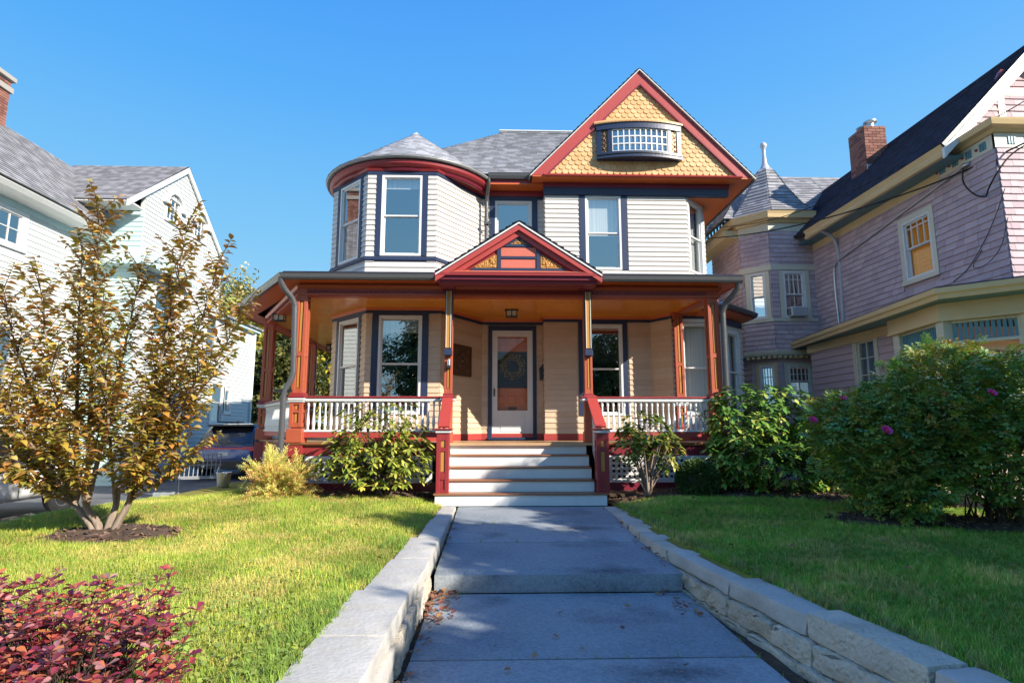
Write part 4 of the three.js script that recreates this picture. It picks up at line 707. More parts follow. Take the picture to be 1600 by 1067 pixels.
  win(PU, pf, { u0: .35, u1: 1.3, v0: 1.7, v1: 3.3 }, { casing: M.cream, frame: M.creamPale, single: true, gridAll: [2, 3] }); win(PU, pf, { u0: 1.55, u1: 2.7, v0: 1.7, v1: 3.3 }, { casing: M.cream, frame: M.creamPale, single: true, gridAll: [3, 3] });
  const el = [[7.86, -15.1], [7.15, -8.95], [7.95, -8.2], [13, -8.2]];
  add('porch_eave', sweep(el, [[-.04, 3.76], [0, 3.76], [.015, 3.82], [.05, 3.85], [.06, 3.93], [-.04, 3.93]], true), M.cream, PU);
  add('porch_soffit', sweep(el, [[-.02, 3.77], [-1.0, 3.74]]), M.teal, PU);
  add('porch_frieze', sweep([[7.93, -14.3], [7.93, -10.94]], rect(0, .04, 3.56, 3.75), true), M.cream, PU);
  const pb = [[7.75, -10.9], [7.52, -9.35], [8.25, -8.6], [13, -8.6]];
  add('porch_beam', [sweep(pb, rect(-.1, .1, 3.46, 3.76), true), sweep(pb, rect(.1, .125, 3.46, 3.50), true)], M.cream, PU);
  roofPart(PU, M.roofDark, [[[7.86, 3.94, -15.1], [7.15, 3.94, -8.95], [8.62, 4.08, -9.1], [8.62, 4.08, -14.9]], [[7.15, 3.94, -8.95], [7.95, 3.94, -8.2], [8.7, 4.08, -9.1], [8.62, 4.08, -9.1]], [[7.95, 3.94, -8.2], [13, 3.94, -8.2], [13, 4.08, -9.1], [8.7, 4.08, -9.1]]], .05, 'porch_roof');
  for (const [x, z] of [[7.74, -10.72], [7.53, -9.36], [8.26, -8.62], [10.4, -8.62]]) add('porch_post', [RB(x - .085, x + .085, .6, 3.46, z - .085, z + .085, .01), RB(x - .11, x + .11, .6, .95, z - .11, z + .11, .01)], M.creamPale, PU);
  for (const [a, b] of [[[7.74, -10.64], [7.54, -9.45]], [[7.6, -9.28], [8.2, -8.68]], [[8.35, -8.62], [10.32, -8.62]]]) {
    const f = frame(a, b), s = fadd('spandrel', [Bx(0, f.len, 3.08, 3.125, -.03, .03), Bx(0, f.len, 3.42, 3.455, -.025, .025)], M.creamPale, f, PU), g = boxUV(nrm(Bx(-.024, .024, 3.125, 3.42, -.012, .012))), n = Math.round(f.len / .068);
    for (let i = 0; i < n; i++) shareAdd('slat', g, M.teal, s, [(i + .5) * f.len / n, 0, 0]);
  }
  add('porch_floor', flat([[7.6, -10.9], [7.4, -9.3], [8.2, -8.5], [13.5, -8.5], [13.5, -10.9]], .62, .5), M.purpleB, PU);
  add('ceiling', flat([[7.9, -14.8], [7.5, -9.4], [8.2, -8.7], [13.4, -8.7], [13.4, -14.8]], 3.86, .02), M.cream, PU);
  add('back_wall', [Bx(8.62, 13.5, .1, 6.9, -17.2, -17.1), Bx(13.4, 13.5, .1, 6.9, -17, -9.2), Bx(8.6, 13.4, 6.4, 6.45, -17, -9.3)], M.purpleB, PU);
  // turret
  const tf = [[6.85, -17.5], [6.85, -15.45], [7.40, -14.9], [8.62, -14.9]], y0 = 3.66, y1 = 7.0;
  const f0 = frame(tf[0], tf[1]), f1 = frame(tf[1], tf[2]), f2 = frame(tf[2], tf[3]);
  const tl = { u0: .2, u1: .62, v0: 4.6, v1: 5.86 }, tr = { u0: .30, u1: .90, v0: 4.60, v1: 5.86 };
  shingleWall(PU, f0, y0, y1, [], { e: .125 }); shingleWall(PU, f1, y0, y1, [opn(tl, .12, .05, .05)], { e: .125, budget: 'purple', share: .6 }); shingleWall(PU, f2, y0, y1, [opn(tr, .12, .05, .05)], { e: .125, budget: 'purple', share: .6 });
  win(PU, f1, tl, { casing: M.creamPale, cs: .11, ct: .02, cb: .03, meet: .48, curtain: MS([.5, .24, .10], { map: T.fold }), cspan: [.5, 1] });
  win(PU, f2, tr, { casing: M.creamPale, cs: .11, ct: .02, cb: .03, meet: .5, grid: [4, 2], gridTop: .3 });
  const l1 = { u0: .2, u1: .6, v0: 2.2, v1: 3.36 }, l2 = { u0: .28, u1: .92, v0: 2.2, v1: 3.36 };
  wall(PU, frame([7.0, -17], [7.0, -15.5]), .1, 3.6, [], { e: .15, mats: [M.purpleB] }); wall(PU, frame([7.0, -15.5], [7.45, -15.02]), .1, 3.6, [opn(l1, .1)], { e: .15, mats: [M.purple, M.purpleB] }); wall(PU, frame([7.45, -15.02], [8.7, -15.02]), .1, 3.6, [opn(l2, .12)], { e: .15, mats: [M.purple, M.purpleB] });
  win(PU, frame([7.0, -15.5], [7.45, -15.02]), l1, { casing: M.cream, cs: .08, ct: .06, grid: [4, 2] }); win(PU, frame([7.45, -15.02], [8.7, -15.02]), l2, { casing: M.creamPale, cs: .1, ct: .06, grid: [5, 2], meet: .62 });
  add('turret_band', [sweep(tf, rect(0, .03, 5.90, 6.05), true), sweep(tf, rect(0, .05, 4.50, 4.57), true), sweep(tf, [[0, 3.60], [.06, 3.6], [.09, 3.66], [.10, 3.72], [0, 3.74]], true)], M.creamPale, PU);
  { const q = []; for (const f of [f1, f2]) for (let u = .06; u < f.len; u += .14) q.push(new THREE.BoxGeometry(.07, .06, .16).rotateY(f.th).translate(...fpt(f, u, 3.55, .01))); add('dentil', q, M.cream, PU, { stuff: true }); }
  add('soffit', flat([[6.8, -17], [6.8, -15.47], [7.38, -14.85], [8.65, -14.85], [8.65, -17]], 3.6, .02), M.teal, PU);
  add('turret_frieze', sweep(tf, rect(0, .03, 6.98, 7.20), true), M.creamPale, PU);
  add('turret_cornice', sweep(tf, [[0, 7.20], [.08, 7.21], [.12, 7.28], [.22, 7.30], [.24, 7.40], [.27, 7.47], [0, 7.5]], true), M.cream, PU);
  {
    const c = [7.95, -15.95], oc = (r, y, k) => [c[0] + Math.cos(Math.PI / 8 + k * Math.PI / 4) * r, y, c[1] + Math.sin(Math.PI / 8 + k * Math.PI / 4) * r], st = [[1.42, 7.48], [.98, 7.98], [.55, 8.62], [.22, 9.2]], pl = [];
    for (let i = 0; i < 3; i++) for (let k = 0; k < 8; k++) pl.push([oc(st[i][0], st[i][1], k + 1), oc(st[i][0], st[i][1], k), oc(st[i + 1][0], st[i + 1][1], k), oc(st[i + 1][0], st[i + 1][1], k + 1)]);
    roofPart(PU, M.roofPale, pl, .03, 'turret_roof');
    add('finial', new THREE.LatheGeometry([[.30, 9.05], [.16, 9.22], [.075, 9.42], [.045, 9.75], [.06, 9.82], [.04, 9.86], [.085, 9.93], [.10, 10.0], [.06, 10.07], [.02, 10.09], [0, 10.12]].map(([r, y]) => new THREE.Vector2(r, y)), 16).translate(c[0], 0, c[1]), M.pipe, PU);
  }
  roofPart(PU, M.roofPale, [[[6.4, 7.5, -15.4], [10.2, 7.5, -15.4], [10.2, 9.76, -17.6], [8.2, 9.76, -17.6]], [[6.4, 7.5, -19.8], [6.4, 7.5, -15.4], [8.2, 9.76, -17.6], [8.2, 9.76, -17.6]].slice(0, 3), [[10.2, 9.74, -17.6], [12.5, 9.74, -17.6], [12.5, 7.4, -15.2], [10.2, 7.4, -15.2]].reverse()]);
  add('roof_top', Bx(8.2, 12.6, 9.70, 9.77, -17.8, -17.58), M.roofPale, PU);
  // gable end of the rear wing with striped boards, seen under our eave
  add('rear_eave', sweep([[6.85, -20], [6.85, -15.5]], [[0, 6.95], [.36, 7.0], [.40, 7.08], [.42, 7.18], [0, 7.2]], true), M.cream, PU);
  add('balcony', [Bx(6.5, 7.4, 7.18, 7.26, -17.25, -17.2), Bx(6.5, 7.4, 8.0, 8.08, -17.25, -17.2)], M.pipe, PU); for (let i = 0; i < 9; i++) add('balcony_slat', Bx(6.52 + i * .1, 6.57 + i * .1, 7.26, 8.0, -17.24, -17.21), i % 2 ? M.pipe : M.teal, PU);
}
{
  const ac = thing('air_conditioner', 'white window air conditioner in the lower sash of the turret window', 'air conditioner', [7.98, 4.72, -14.8]);
  add('case', RB(7.78, 8.22, 4.61, 4.86, -15.0, -14.66, .012), M.offwhite, ac);
  const q = []; for (let i = 0; i < 7; i++) q.push(Bx(7.80, 8.20, 4.635 + i * .03, 4.645 + i * .03, -14.66, -14.645)); add('grille', q, M.pipe, ac); add('side_vent', [0, 1, 2, 3, 4].map((i) => Bx(7.772, 7.781, 4.65 + i * .038, 4.67 + i * .038, -14.95, -14.72)), M.dark, ac);
}
// ------------------------------------------------------------------ overhead cables
{
  const cable = (label, pts, r) => { const c = add('utility_cable', tube(pts, r, 60, 5), M.rubber, null); tag(c, label, 'cable'); };
  cable('thick black cable sagging across the purple house to its side wall', [[9.6, 6.75, -7.9], [8.85, 6.42, -8.9], [8.5, 6.33, -9.9], [8.15, 6.35, -11.0], [7.3, 6.4, -12.6], [6.3, 6.55, -14.0], [5.0, 6.9, -15.5]], .016);
  cable('thin black cable crossing above the purple house eave', [[9.6, 7.6, -8.2], [8.9, 7.15, -9.1], [8.15, 6.85, -10.4], [7.5, 6.7, -11.8], [6.6, 6.75, -13.6], [5.2, 7.1, -15.2]], .009);
  cable('black cable loop hanging below the weatherhead on the mauve wall', [[8.53, 6.40, -9.75], [8.48, 6.1, -9.72], [8.5, 5.78, -9.52], [8.52, 5.68, -9.35], [8.45, 5.75, -9.2], [8.5, 6.0, -9.02], [8.75, 6.3, -8.95], [9.2, 6.55, -8.6]], .014);
  cable('thin loose wire running down the mauve wall to the porch roof', [[8.6, 5.7, -9.05], [8.54, 5.35, -9.18], [8.55, 4.95, -9.5], [8.56, 4.55, -9.95], [8.56, 4.4, -10.3]], .007);
  cable('thin drooping wire in front of the lower porch eave of the mauve house', [[8.6, 5.2, -9.06], [8.52, 4.7, -9.2], [8.5, 4.5, -9.5], [8.54, 4.55, -9.8], [8.56, 4.8, -9.6]], .006);
}

// ------------------------------------------------------------------ the pale house on the left
const LH = thing('pale_house', 'big white and aqua shingled house with grey roof and arched gable windows on the left', 'house', [-13, .1, -17]);
{
  const mats = [M.aqua, M.aquaB, M.aqua], e = .15;
  const mf = frame([-11.9, -6], [-11.9, -17.0]); // note: faces +x, so the line runs from near to far seen from outside
  const mw = { u0: 7.62, u1: 8.42, v0: 6.15, v1: 7.0 }, mw2 = { u0: 4.9, u1: 5.7, v0: 6.15, v1: 7.0 }, mw3 = { u0: 7.4, u1: 8.6, v0: 2.2, v1: 4.2 }, mw0 = { u0: 2.9, u1: 4.1, v0: 2.2, v1: 4.2 };
  wall(LH, mf, .1, 7.2, [mw, mw2, mw3, mw0].map((w) => opn(w, .14, .12, .1)), { e, mats });
  for (const w of [mw, mw2]) win(LH, mf, w, { casing: M.white, cs: .13, ct: .12, cb: .09, single: true, gridAll: [2, 2] });
  for (const w of [mw3, mw0]) win(LH, mf, w, { casing: M.white, cs: .13, ct: .12, cb: .09 });
  add('frieze', sweep([[-11.9, -6], [-11.9, -17]], rect(0, .06, 7.08, 7.24), true), M.tealPale, LH);
  add('eave', [sweep([[-11.9, -6], [-11.9, -17]], [[0, 7.24], [.3, 7.26], [.5, 7.30], [.58, 7.40], [.60, 7.48], [0, 7.5]], true)], M.white, LH);
  roofPart(LH, M.roofPale, [[[-11.28, 7.45, -5.5], [-11.28, 7.45, -21], [-13.9, 10.18, -18.6], [-13.9, 10.18, -5.5]], [[-16.6, 7.45, -21], [-16.6, 7.45, -5.5], [-13.9, 10.18, -5.5], [-13.9, 10.18, -18.6]], [[-11.28, 7.45, -21], [-16.6, 7.45, -21], [-13.9, 10.18, -18.6]]]);
  add('gable', [ext([[-16.4, 7.2], [-11.5, 7.2], [-13.9, 9.9]], .1, [], -6.1), Bx(-16.2, -11.9, .1, 7.2, -6.1, -6)], M.aqua, LH);
  brickStack(LH, -14.35, -13.72, -15.6, -14.9, 9.6, 11.4);
  add('chimney_top', [Bx(-14.41, -13.66, 11.05, 11.2, -15.66, -14.84), Bx(-14.44, -13.63, 11.4, 11.52, -15.69, -14.81)], M.mortar, LH);
  // cross wing with the gable towards the drive
  const wy = 8.1, az = -18.97, ay = 10.42, hw = 2.94, sl = (ay - 8.12) / hw;
  const wf = frame([-10.5, -16.95], [-10.5, -25.4]), ff = frame([-12.2, -16.95], [-10.5, -16.95]);
  const arch = (c, v0, v1, w) => ({ u0: c - w / 2, u1: c + w / 2, v0, v1 });
  const a1 = arch(1.48, 8.3, 9.1, .8), a2 = arch(3.22, 8.3, 9.1, .8), r1 = { u0: 4.2, u1: 5.1, v0: 4.3, v1: 5.9 }, r2 = { u0: 4.95, u1: 5.9, v0: 1.9, v1: 3.4 }, r3 = { u0: 6.0, u1: 6.5, v0: 2.3, v1: 3.2 }, r4 = { u0: .9, u1: 2.2, v0: 4.5, v1: 6.2 };
  const shape = [[0, .1], [8.45, .1], [8.45, 5.85], [4.98, 5.85], [4.98, wy], [4.98, 8.05], [2.02, ay - .1], [0, 8.78], [0, wy]];
  wall(LH, wf, .1, ay - .1, [r1, r2, r3, r4].map((w) => opn(w, .1, .1, .08)).concat([a1, a2].map((w) => opn(w, .1, .1, .05))), { e: .14, mats, shape, clip: (v, a, b) => { let l = 0, h = 8.45; if (v > 5.8) h = 4.98; if (v > 8.0) { l = Math.max(0, 2.02 - (ay - .12 - v) / sl); h = Math.min(4.98, 2.02 + (ay - .12 - v) / sl); } return [Math.max(a, l), Math.min(b, h)]; } });
  for (const w of [r1, r2, r3, r4]) win(LH, wf, w, { casing: M.white, cs: .09, ct: .09, cb: .07 });
  for (const w of [a1, a2]) {
    const x = win(LH, wf, w, { casing: M.white, cs: .07, ct: .02, cb: .06, single: true, gridAll: [3, 3], label: 'arched attic window' }), c = (w.u0 + w.u1) / 2, hood = [];
    for (let i = 0; i < 12; i++) { const p = Math.PI * i / 12, q = Math.PI * (i + 1) / 12, R = .47; hood.push(bar([c + Math.cos(p) * R, 8.82 + Math.sin(p) * R, .05], [c + Math.cos(q) * R, 8.82 + Math.sin(q) * R, .05], .10, .11, [0, 0, 1])); }
    hood.push(RB(c - .05, c + .05, 9.22, 9.42, 0, .12, .01), RB(c - .66, c - .40, 8.78, 8.86, 0, .14, .01), RB(c + .40, c + .66, 8.78, 8.86, 0, .14, .01));
    add('arch_hood', hood, M.white, x);
    const cr = []; for (let i = 0; i < 10; i++) { const p = Math.PI * i / 10, q = Math.PI * (i + 1) / 10; cr.push([[c + Math.cos(p) * .42, 8.82 + Math.sin(p) * .30, .03], [c + Math.cos(q) * .42, 8.82 + Math.sin(q) * .30, .03], [c + Math.cos((p + q) / 2) * .62, 8.82 + Math.sin((p + q) / 2) * .55, .03]]); } add('arch_face', tri(cr), M.aqua, x);
  }
  wall(LH, ff, .1, 8.1, [], { e: .15, mats: [M.tealPale, M.aqua, M.tealPale] });  // shadowed wall: its shade is put into the pale teal boards
  const A = [-10.16, ay + .06, az], q = (x, z, y) => [x, y, z];
  roofPart(LH, M.roofPale, [[[-13.4, 8.14, az + hw], [-10.40, 8.14, az + hw], [-10.40, ay + .06, az], [-14.2, ay + .06, az]], [[-10.40, 8.0, az - hw - .1], [-13.4, 8.0, az - hw - .1], [-14.2, ay + .06, az], [-10.40, ay + .06, az]]]);
  const wk = (z, d) => ay + .03 - sl * Math.abs(z - az) - d;
  for (const [za, zb] of [[az + hw, az], [az, az - hw]]) add('rake_board', slab([[-10.39, wk(za, .2), za], [-10.39, wk(zb, .2), zb], [-10.39, wk(zb, .0), zb], [-10.39, wk(za, .0), za]], .06), M.white, LH);
  add('soffit', flat([[-13, az + hw - .02], [-10.42, az + hw - .02], [-10.42, -16.8], [-13, -16.8]], 8.13, .04), M.white, LH);
  // flared skirt of the upper storey with a scalloped edge
  const sk = [[-11.6, -16.93], [-10.48, -16.93], [-10.48, -19.3]]; const fs = [frame(sk[0], sk[1]), frame(sk[1], sk[2])], sc = [];
  add('flare', sweep(sk, [[.0, 6.95], [.10, 6.75], [.38, 6.5], [.38, 6.44], [0, 6.40]], true), M.tealPale, LH);
  for (const f of fs) for (let u = -.3; u < f.len + .3; u += .16) sc.push(new THREE.CylinderGeometry(.08, .08, .03, 8).rotateX(Math.PI / 2).rotateY(f.th).translate(...fpt(f, u, 6.47, .385)));
  add('scallop', sc, M.tealPale, LH, { stuff: true });
  add('corner_trim', [Bx(-10.52, -10.46, .1, 5.8, -25.42, -25.2), Bx(-10.52, -10.3, 5.8, 6.0, -25.6, -21.9)], M.tealPale, LH);
  add('lower_roof', slab([[-10.2, 6.0, -21.8], [-10.2, 6.0, -25.7], [-12.5, 6.7, -25.7], [-12.5, 6.7, -21.8]], .08), M.roofPale, LH);
  add('drain_pipe', tube([[-10.42, 5.9, -25.3], [-10.42, .3, -25.3]], .05, 4, 8), M.white, LH);
  add('back_wall', [Bx(-16.2, -10.6, .1, 5.8, -25.4, -25.3), Bx(-16.2, -10.6, 5.8, 8.0, -22, -21.9), Bx(-16.2, -16.1, .1, 7.3, -25.3, -6)], M.aquaB, LH);
}

// ------------------------------------------------------------------ vehicles
function loft(rings, cap = true) { // rings: arrays of [x,y,z] of equal length, open or closed by repetition
  const n = rings[0].length, pos = rings.flat(2), idx = [];
  for (let i = 0; i < rings.length - 1; i++) for (let j = 0; j < n; j++) { const k = (j + 1) % n, a = i * n + j, b = i * n + k, c = (i + 1) * n + k, d = (i + 1) * n + j; idx.push(a, b, c, a, c, d); }
  if (cap) for (const [o, s] of [[0, 1], [(rings.length - 1) * n, 0]]) for (let j = 1; j < n - 1; j++) idx.push(...(s ? [o, o + j + 1, o + j] : [o, o + j, o + j + 1]));
  const g = new THREE.BufferGeometry(); g.setAttribute('position', new THREE.BufferAttribute(new Float32Array(pos), 3)); g.setIndex(idx); g.computeVertexNormals(); return g;
}
function vehicle(name, label, cat, pos, turn, color, o = {}) {
  const v = localThing(name, label, cat, pos, turn), k = o.h ?? 1, L = o.l ?? 2.42, body = new THREE.MeshPhysicalMaterial({ color: C3(...color), roughness: .28, clearcoat: 1, clearcoatRoughness: .04 });
  const ring = (z, w, yb, yd) => [[-w * .55, yb, z], [-w * .92, yb + .03, z], [-w, yb + .16, z], [-w * 1.005, yb + (yd - yb) * .55, z], [-w * .985, yd - .10, z], [-w * .93, yd - .01, z], [-w * .5, yd + .015, z], [w * .5, yd + .015, z], [w * .93, yd - .01, z], [w * .985, yd - .10, z], [w * 1.005, yb + (yd - yb) * .55, z], [w, yb + .16, z], [w * .92, yb + .03, z], [w * .55, yb, z]];
  const Y = (y) => y * k, st = [[L, .80, .5, .92], [L - .05, .90, .42, 1.0], [L - .35, .955, .34, 1.06], [1.2, .975, .30, 1.08], [0, .98, .30, 1.06], [-1.1, .975, .30, 1.03], [-1.6, .96, .31, .98], [-L + .25, .92, .36, .86], [-L, .78, .45, .72]];
  const b = add('body', loft(st.map(([z, w, yb, yd]) => ring(z, w, yb, Y(yd)))), body, v);
  const gr = (z, w, yb, yt, t) => [[-w, yb, z], [-w * t, yt - .10, z], [-w * t * .93, yt - .03, z], [-w * t * .55, yt, z], [w * t * .55, yt, z], [w * t * .93, yt - .03, z], [w * t, yt - .10, z], [w, yb, z]];
  add('cabin', loft([[L - .12, .90, 1.02, 1.06, .98], [L - .30, .92, 1.02, 1.40, .90], [L - .62, .93, 1.02, 1.70, .80], [.9, .94, 1.02, 1.76, .79], [-.2, .94, 1.02, 1.74, .79], [-.75, .93, 1.0, 1.58, .81], [-1.45, .91, .98, 1.04, .95]].map(([z, w, yb, yt, t]) => gr(z, w, Y(yb), Y(yt), t))), o.cabin || body, v);
  const gl = o.glassMat || new THREE.MeshPhysicalMaterial({ color: C3(.012, .014, .016), roughness: .03, ior: 1.7 });
  // rear glass, side glass
  add('rear_window', slab([[-.74, Y(1.13), L - .155], [.74, Y(1.13), L - .155], [.62, Y(1.60), L - .47], [-.62, Y(1.60), L - .47]], .012), gl, v);
  for (const s of [-1, 1]) {
    const p = (y, z) => [s * (.945 - (Y(y) - Y(1.05)) * .33 / k + .008), Y(y), z], w = (a) => add('side_window', slab(s > 0 ? a : [...a].reverse(), .012), gl, v);
    w([p(1.12, 1.62), p(1.12, .72), p(1.60, .72), p(1.60, 1.52)]); w([p(1.12, .66), p(1.12, -.30), p(1.60, -.30), p(1.60, .66)]); w([p(1.12, -.36), p(1.12, -1.05), p(1.55, -.62), p(1.60, -.36)]);
    add('mirror', RB(s * .98, s * 1.14, Y(1.08), Y(1.22), -1.0, -.82, .03), o.trim || body, v);
    add('door_seam', [bar([s * .987, Y(.42), -.42], [s * .99, Y(1.02), -.40], .004, .012, [1, 0, 0]), bar([s * .987, Y(.42), .72], [s * .99, Y(1.02), .74], .004, .012, [1, 0, 0])], M.dark, v);
    add('door_handle', [RB(s * .985, s * 1.01, Y(.93), Y(.96), .45, .65, .006), RB(s * .985, s * 1.01, Y(.93), Y(.96), -.6, -.42, .006)], o.trim || body, v);
    for (const z of [1.45, -1.48]) {
      add('wheel_arch', new THREE.CylinderGeometry(.40, .40, .06, 24).rotateZ(Math.PI / 2).translate(s * .965, .37, z), M.dark, v);
      const wh = add('wheel', new THREE.TorusGeometry(.275, .085, 10, 28).rotateY(Math.PI / 2).scale(1.25, 1, 1).translate(s * .92, .36, z), M.rubber, v);
      const sp = [new THREE.CylinderGeometry(.06, .06, .05, 14).rotateZ(Math.PI / 2).translate(s * .985, .36, z), new THREE.TorusGeometry(.225, .018, 6, 28).rotateY(Math.PI / 2).translate(s * .985, .36, z)]; for (let i = 0; i < 10; i++) { const a = i * .628; sp.push(bar([s * .985, .36 + Math.sin(a) * .05, z + Math.cos(a) * .05], [s * .975, .36 + Math.sin(a) * .22, z + Math.cos(a) * .22], .03, .03, [1, 0, 0])); }
      add('rim', sp, M.metal, wh);
    }
  }
  add('rear_bumper', [RB(-.90, .90, .34, .60, L - .14, L + .04, .03), RB(-.7, .7, .63, .655, L - .1, L + .01, .008)], M.dark, v); add('exhaust', [-.55, .55].map((x) => new THREE.CylinderGeometry(.045, .045, .08, 14).rotateX(Math.PI / 2).translate(x, .44, L + .03)), M.metal, v);
  add('tail_light', [RB(-.90, .90, Y(.93), Y(1.0), L - .09, L - .005, .01), RB(-.93, -.60, Y(.88), Y(1.02), L - .16, L - .01, .012), RB(.60, .93, Y(.88), Y(1.02), L - .16, L - .01, .012)], MS([.50, .02, .06], { roughness: .15 }), v);
  add('number_plate', RB(-.16, .16, Y(.74), Y(.86), L - .04, L + .012, .004), M.offwhite, v);
  add('spoiler', RB(-.66, .66, Y(1.64), Y(1.70), L - .66, L - .30, .02), M.dark, v); add('antenna', new THREE.ConeGeometry(.05, .12, 8).scale(.5, 1, 1.6).translate(0, Y(1.80), L - .9), M.dark, v);
  add('headlight', [RB(-.9, -.6, Y(.70), Y(.8), -L - .0, -L + .2, .02), RB(.6, .9, Y(.70), Y(.8), -L, -L + .2, .02)], M.offwhite, v);
  if (o.rails) add('roof_rail', [-.62, .62].map((x) => RB(x - .02, x + .02, Y(1.77), Y(1.82), -.4, L - .8, .012)), M.dark, v);
  return v;
}
vehicle('parked_suv', 'dark blue sport utility vehicle seen from behind, parked in the driveway beside the porch', 'car', [-8.35, .115, -20.9], 0, [.012, .075, .30], { rails: 1, cabin: new THREE.MeshPhysicalMaterial({ color: C3(.006, .012, .035), roughness: .25, clearcoat: 1, clearcoatRoughness: .05 }), trim: M.dark });
vehicle('parked_car', 'white car parked in the driveway at the left edge behind the bronze leaved tree', 'car', [-9.2, .115, -10.15], 0, [.74, .75, .76], { h: .92 });

// ------------------------------------------------------------------ small things by the drive
{
  const c = localThing('garden_chair', 'grey metal slat back garden chair standing at the end of the drive', 'chair', [-7.0, .13, -14.35], .35), q = [], w = .42;
  for (let i = 0; i <= 9; i++) { const x = -w + i * 2 * w / 9; add('back_slat', tube([[x, .42, .02], [x, .66, -.05], [x, .86, -.12], [x, .95, -.12]], .012, 10, 5), M.iron, c); }
  for (const [y, z] of [[.44, .02], [.70, -.065], [.945, -.12]]) add('back_rail', bar([-w - .03, y, z], [w + .03, y, z], .022, .022), M.iron, c);
  for (let i = 0; i < 6; i++) add('seat_slat', bar([-w, .42, .06 + i * .075], [w, .42, .06 + i * .075], .04, .014), M.iron, c);
  for (const x of [-w, w]) { add('leg', bar([x, 0, .48], [x, .42, .44], .024, .024), M.iron, c); add('leg', bar([x, 0, -.05], [x, .42, .03], .024, .024), M.iron, c); add('armrest', tube([[x, .64, -.04], [x, .66, .3], [x, .6, .46], [x, .42, .45]], .013, 14, 5), M.iron, c); }
  const p = thing('metal_pot', 'small galvanised metal pot standing on the ground left of the porch corner', 'pot', [-5.78, .3, -12.9]);
  const py = lawnY(-5.78, -12.9);
  add('pot', new THREE.LatheGeometry([[0, 0], [.11, 0], [.115, .02], [.15, .30], [.16, .31], [.15, .32], [.14, .30], [.105, .04], [0, .04]].map(([r, y]) => new THREE.Vector2(r, y)), 20).translate(-5.78, py, -12.9), M.metal, p); add('soil', cyl(.135, .135, py + .2, py + .24, -5.78, -12.9, 14), M.soil, p);
  const b = thing('concrete_block', 'grey concrete block lying at the lawn edge near the metal chair', 'block', [-7.05, .2, -13.0]), by = lawnY(-7.05, -13.0) - .03;
  add('block', [RB(-7.25, -6.86, by, by + .2, -13.1, -12.9, .01)], M.concrete, b); add('hole', [Bx(-7.21, -7.08, by + .15, by + .203, -13.06, -12.94), Bx(-7.03, -6.9, by + .15, by + .203, -13.06, -12.94)], M.dark, b);
  const k = thing('edging_stone', 'low rough grey stone edging between the lawn and the driveway', 'kerb', [-7.5, .1, -9.6]);
  for (let i = 0; i < 7; i++) { const z = -6.4 - i * .95; add('stone', stoneGeo(.9, .2, .3, 500 + i, .04, .03).rotateY(Math.PI / 2).translate(-7.55 + (z < -9 ? (-9 - z) * .12 : 0), .15, z), i % 2 ? M.cope : M.stone, k); }
}

// ------------------------------------------------------------------ plants
const leafM = (r, g, b, o = {}) => new THREE.MeshPhysicalMaterial({ color: C3(r, g, b), roughness: .55, transmission: .28, thickness: 0, side: THREE.DoubleSide, ...o });
const leafShiny = (r, g, b, o = {}) => MS([r, g, b], { roughness: .38, side: THREE.DoubleSide, ...o });
function leafGeo(L, W, fold = .25, droop = .25, o = {}) { // base at the origin, pointing along +z, face up; folded along the midrib, tip drooping
  const st = o.stations || [[0, 0], [.18, .62], [.42, 1], [.7, .72], [1, 0]], pos = [], idx = [];
  st.forEach(([t, w]) => { const z = t * L, y = -droop * L * t * t, h = w * W / 2; pos.push(0, y, z, -h, y + h * fold * 1.6, z, h, y + h * fold * 1.6, z); });
  for (let i = 0; i < st.length - 1; i++) { const a = i * 3, b = a + 3; idx.push(a, b, b + 1, a, b + 1, a + 1, a, a + 2, b + 2, a, b + 2, b); }
  const g = new THREE.BufferGeometry(); g.setAttribute('position', new THREE.BufferAttribute(new Float32Array(pos), 3)); g.setIndex(idx); g.computeVertexNormals();
  const n = nrm(g), p = n.attributes.position, uv = new Float32Array(p.count * 2); for (let i = 0; i < p.count; i++) { uv[2 * i] = p.getX(i); uv[2 * i + 1] = p.getZ(i); } n.setAttribute('uv', new THREE.BufferAttribute(uv, 2)); return n;
}
const _z = new THREE.Vector3(0, 0, 1), _y = new THREE.Vector3(0, 1, 0);
function leafMat(p, dir, roll, s) { // matrix: leaf points along dir, face upwards, rolled
  const d = V(dir).normalize(), x = new THREE.Vector3().crossVectors(_y, d); if (x.lengthSq() < 1e-4) x.set(1, 0, 0); x.normalize(); const y = new THREE.Vector3().crossVectors(d, x);
  return new THREE.Matrix4().makeBasis(x, y, d).multiply(new THREE.Matrix4().makeRotationZ(roll)).scale(new THREE.Vector3(s, s, s)).setPosition(...p);
}
const vary = (c, k, r) => { const a = 1 + (r() - .5) * k; return [c[0] * a * (1 + (r() - .5) * k * .5), c[1] * a, c[2] * a * (1 + (r() - .5) * k * .5)]; };
function limb(pts, r0, r1, seg = 10, rad = 7) { // tapered tube
  const c = new THREE.CatmullRomCurve3(pts.map(V), false, 'centripetal'), g = new THREE.TubeGeometry(c, seg, 1, rad, false), p = g.attributes.position;
  for (let i = 0; i <= seg; i++) { const q = c.getPointAt(i / seg), R = r0 + (r1 - r0) * i / seg; for (let j = 0; j <= rad; j++) { const k = i * (rad + 1) + j; p.setXYZ(k, q.x + (p.getX(k) - q.x) * R, q.y + (p.getY(k) - q.y) * R, q.z + (p.getZ(k) - q.z) * R); } }
  return g;
}
const eye = new THREE.Vector3(0, 1.7, 0);
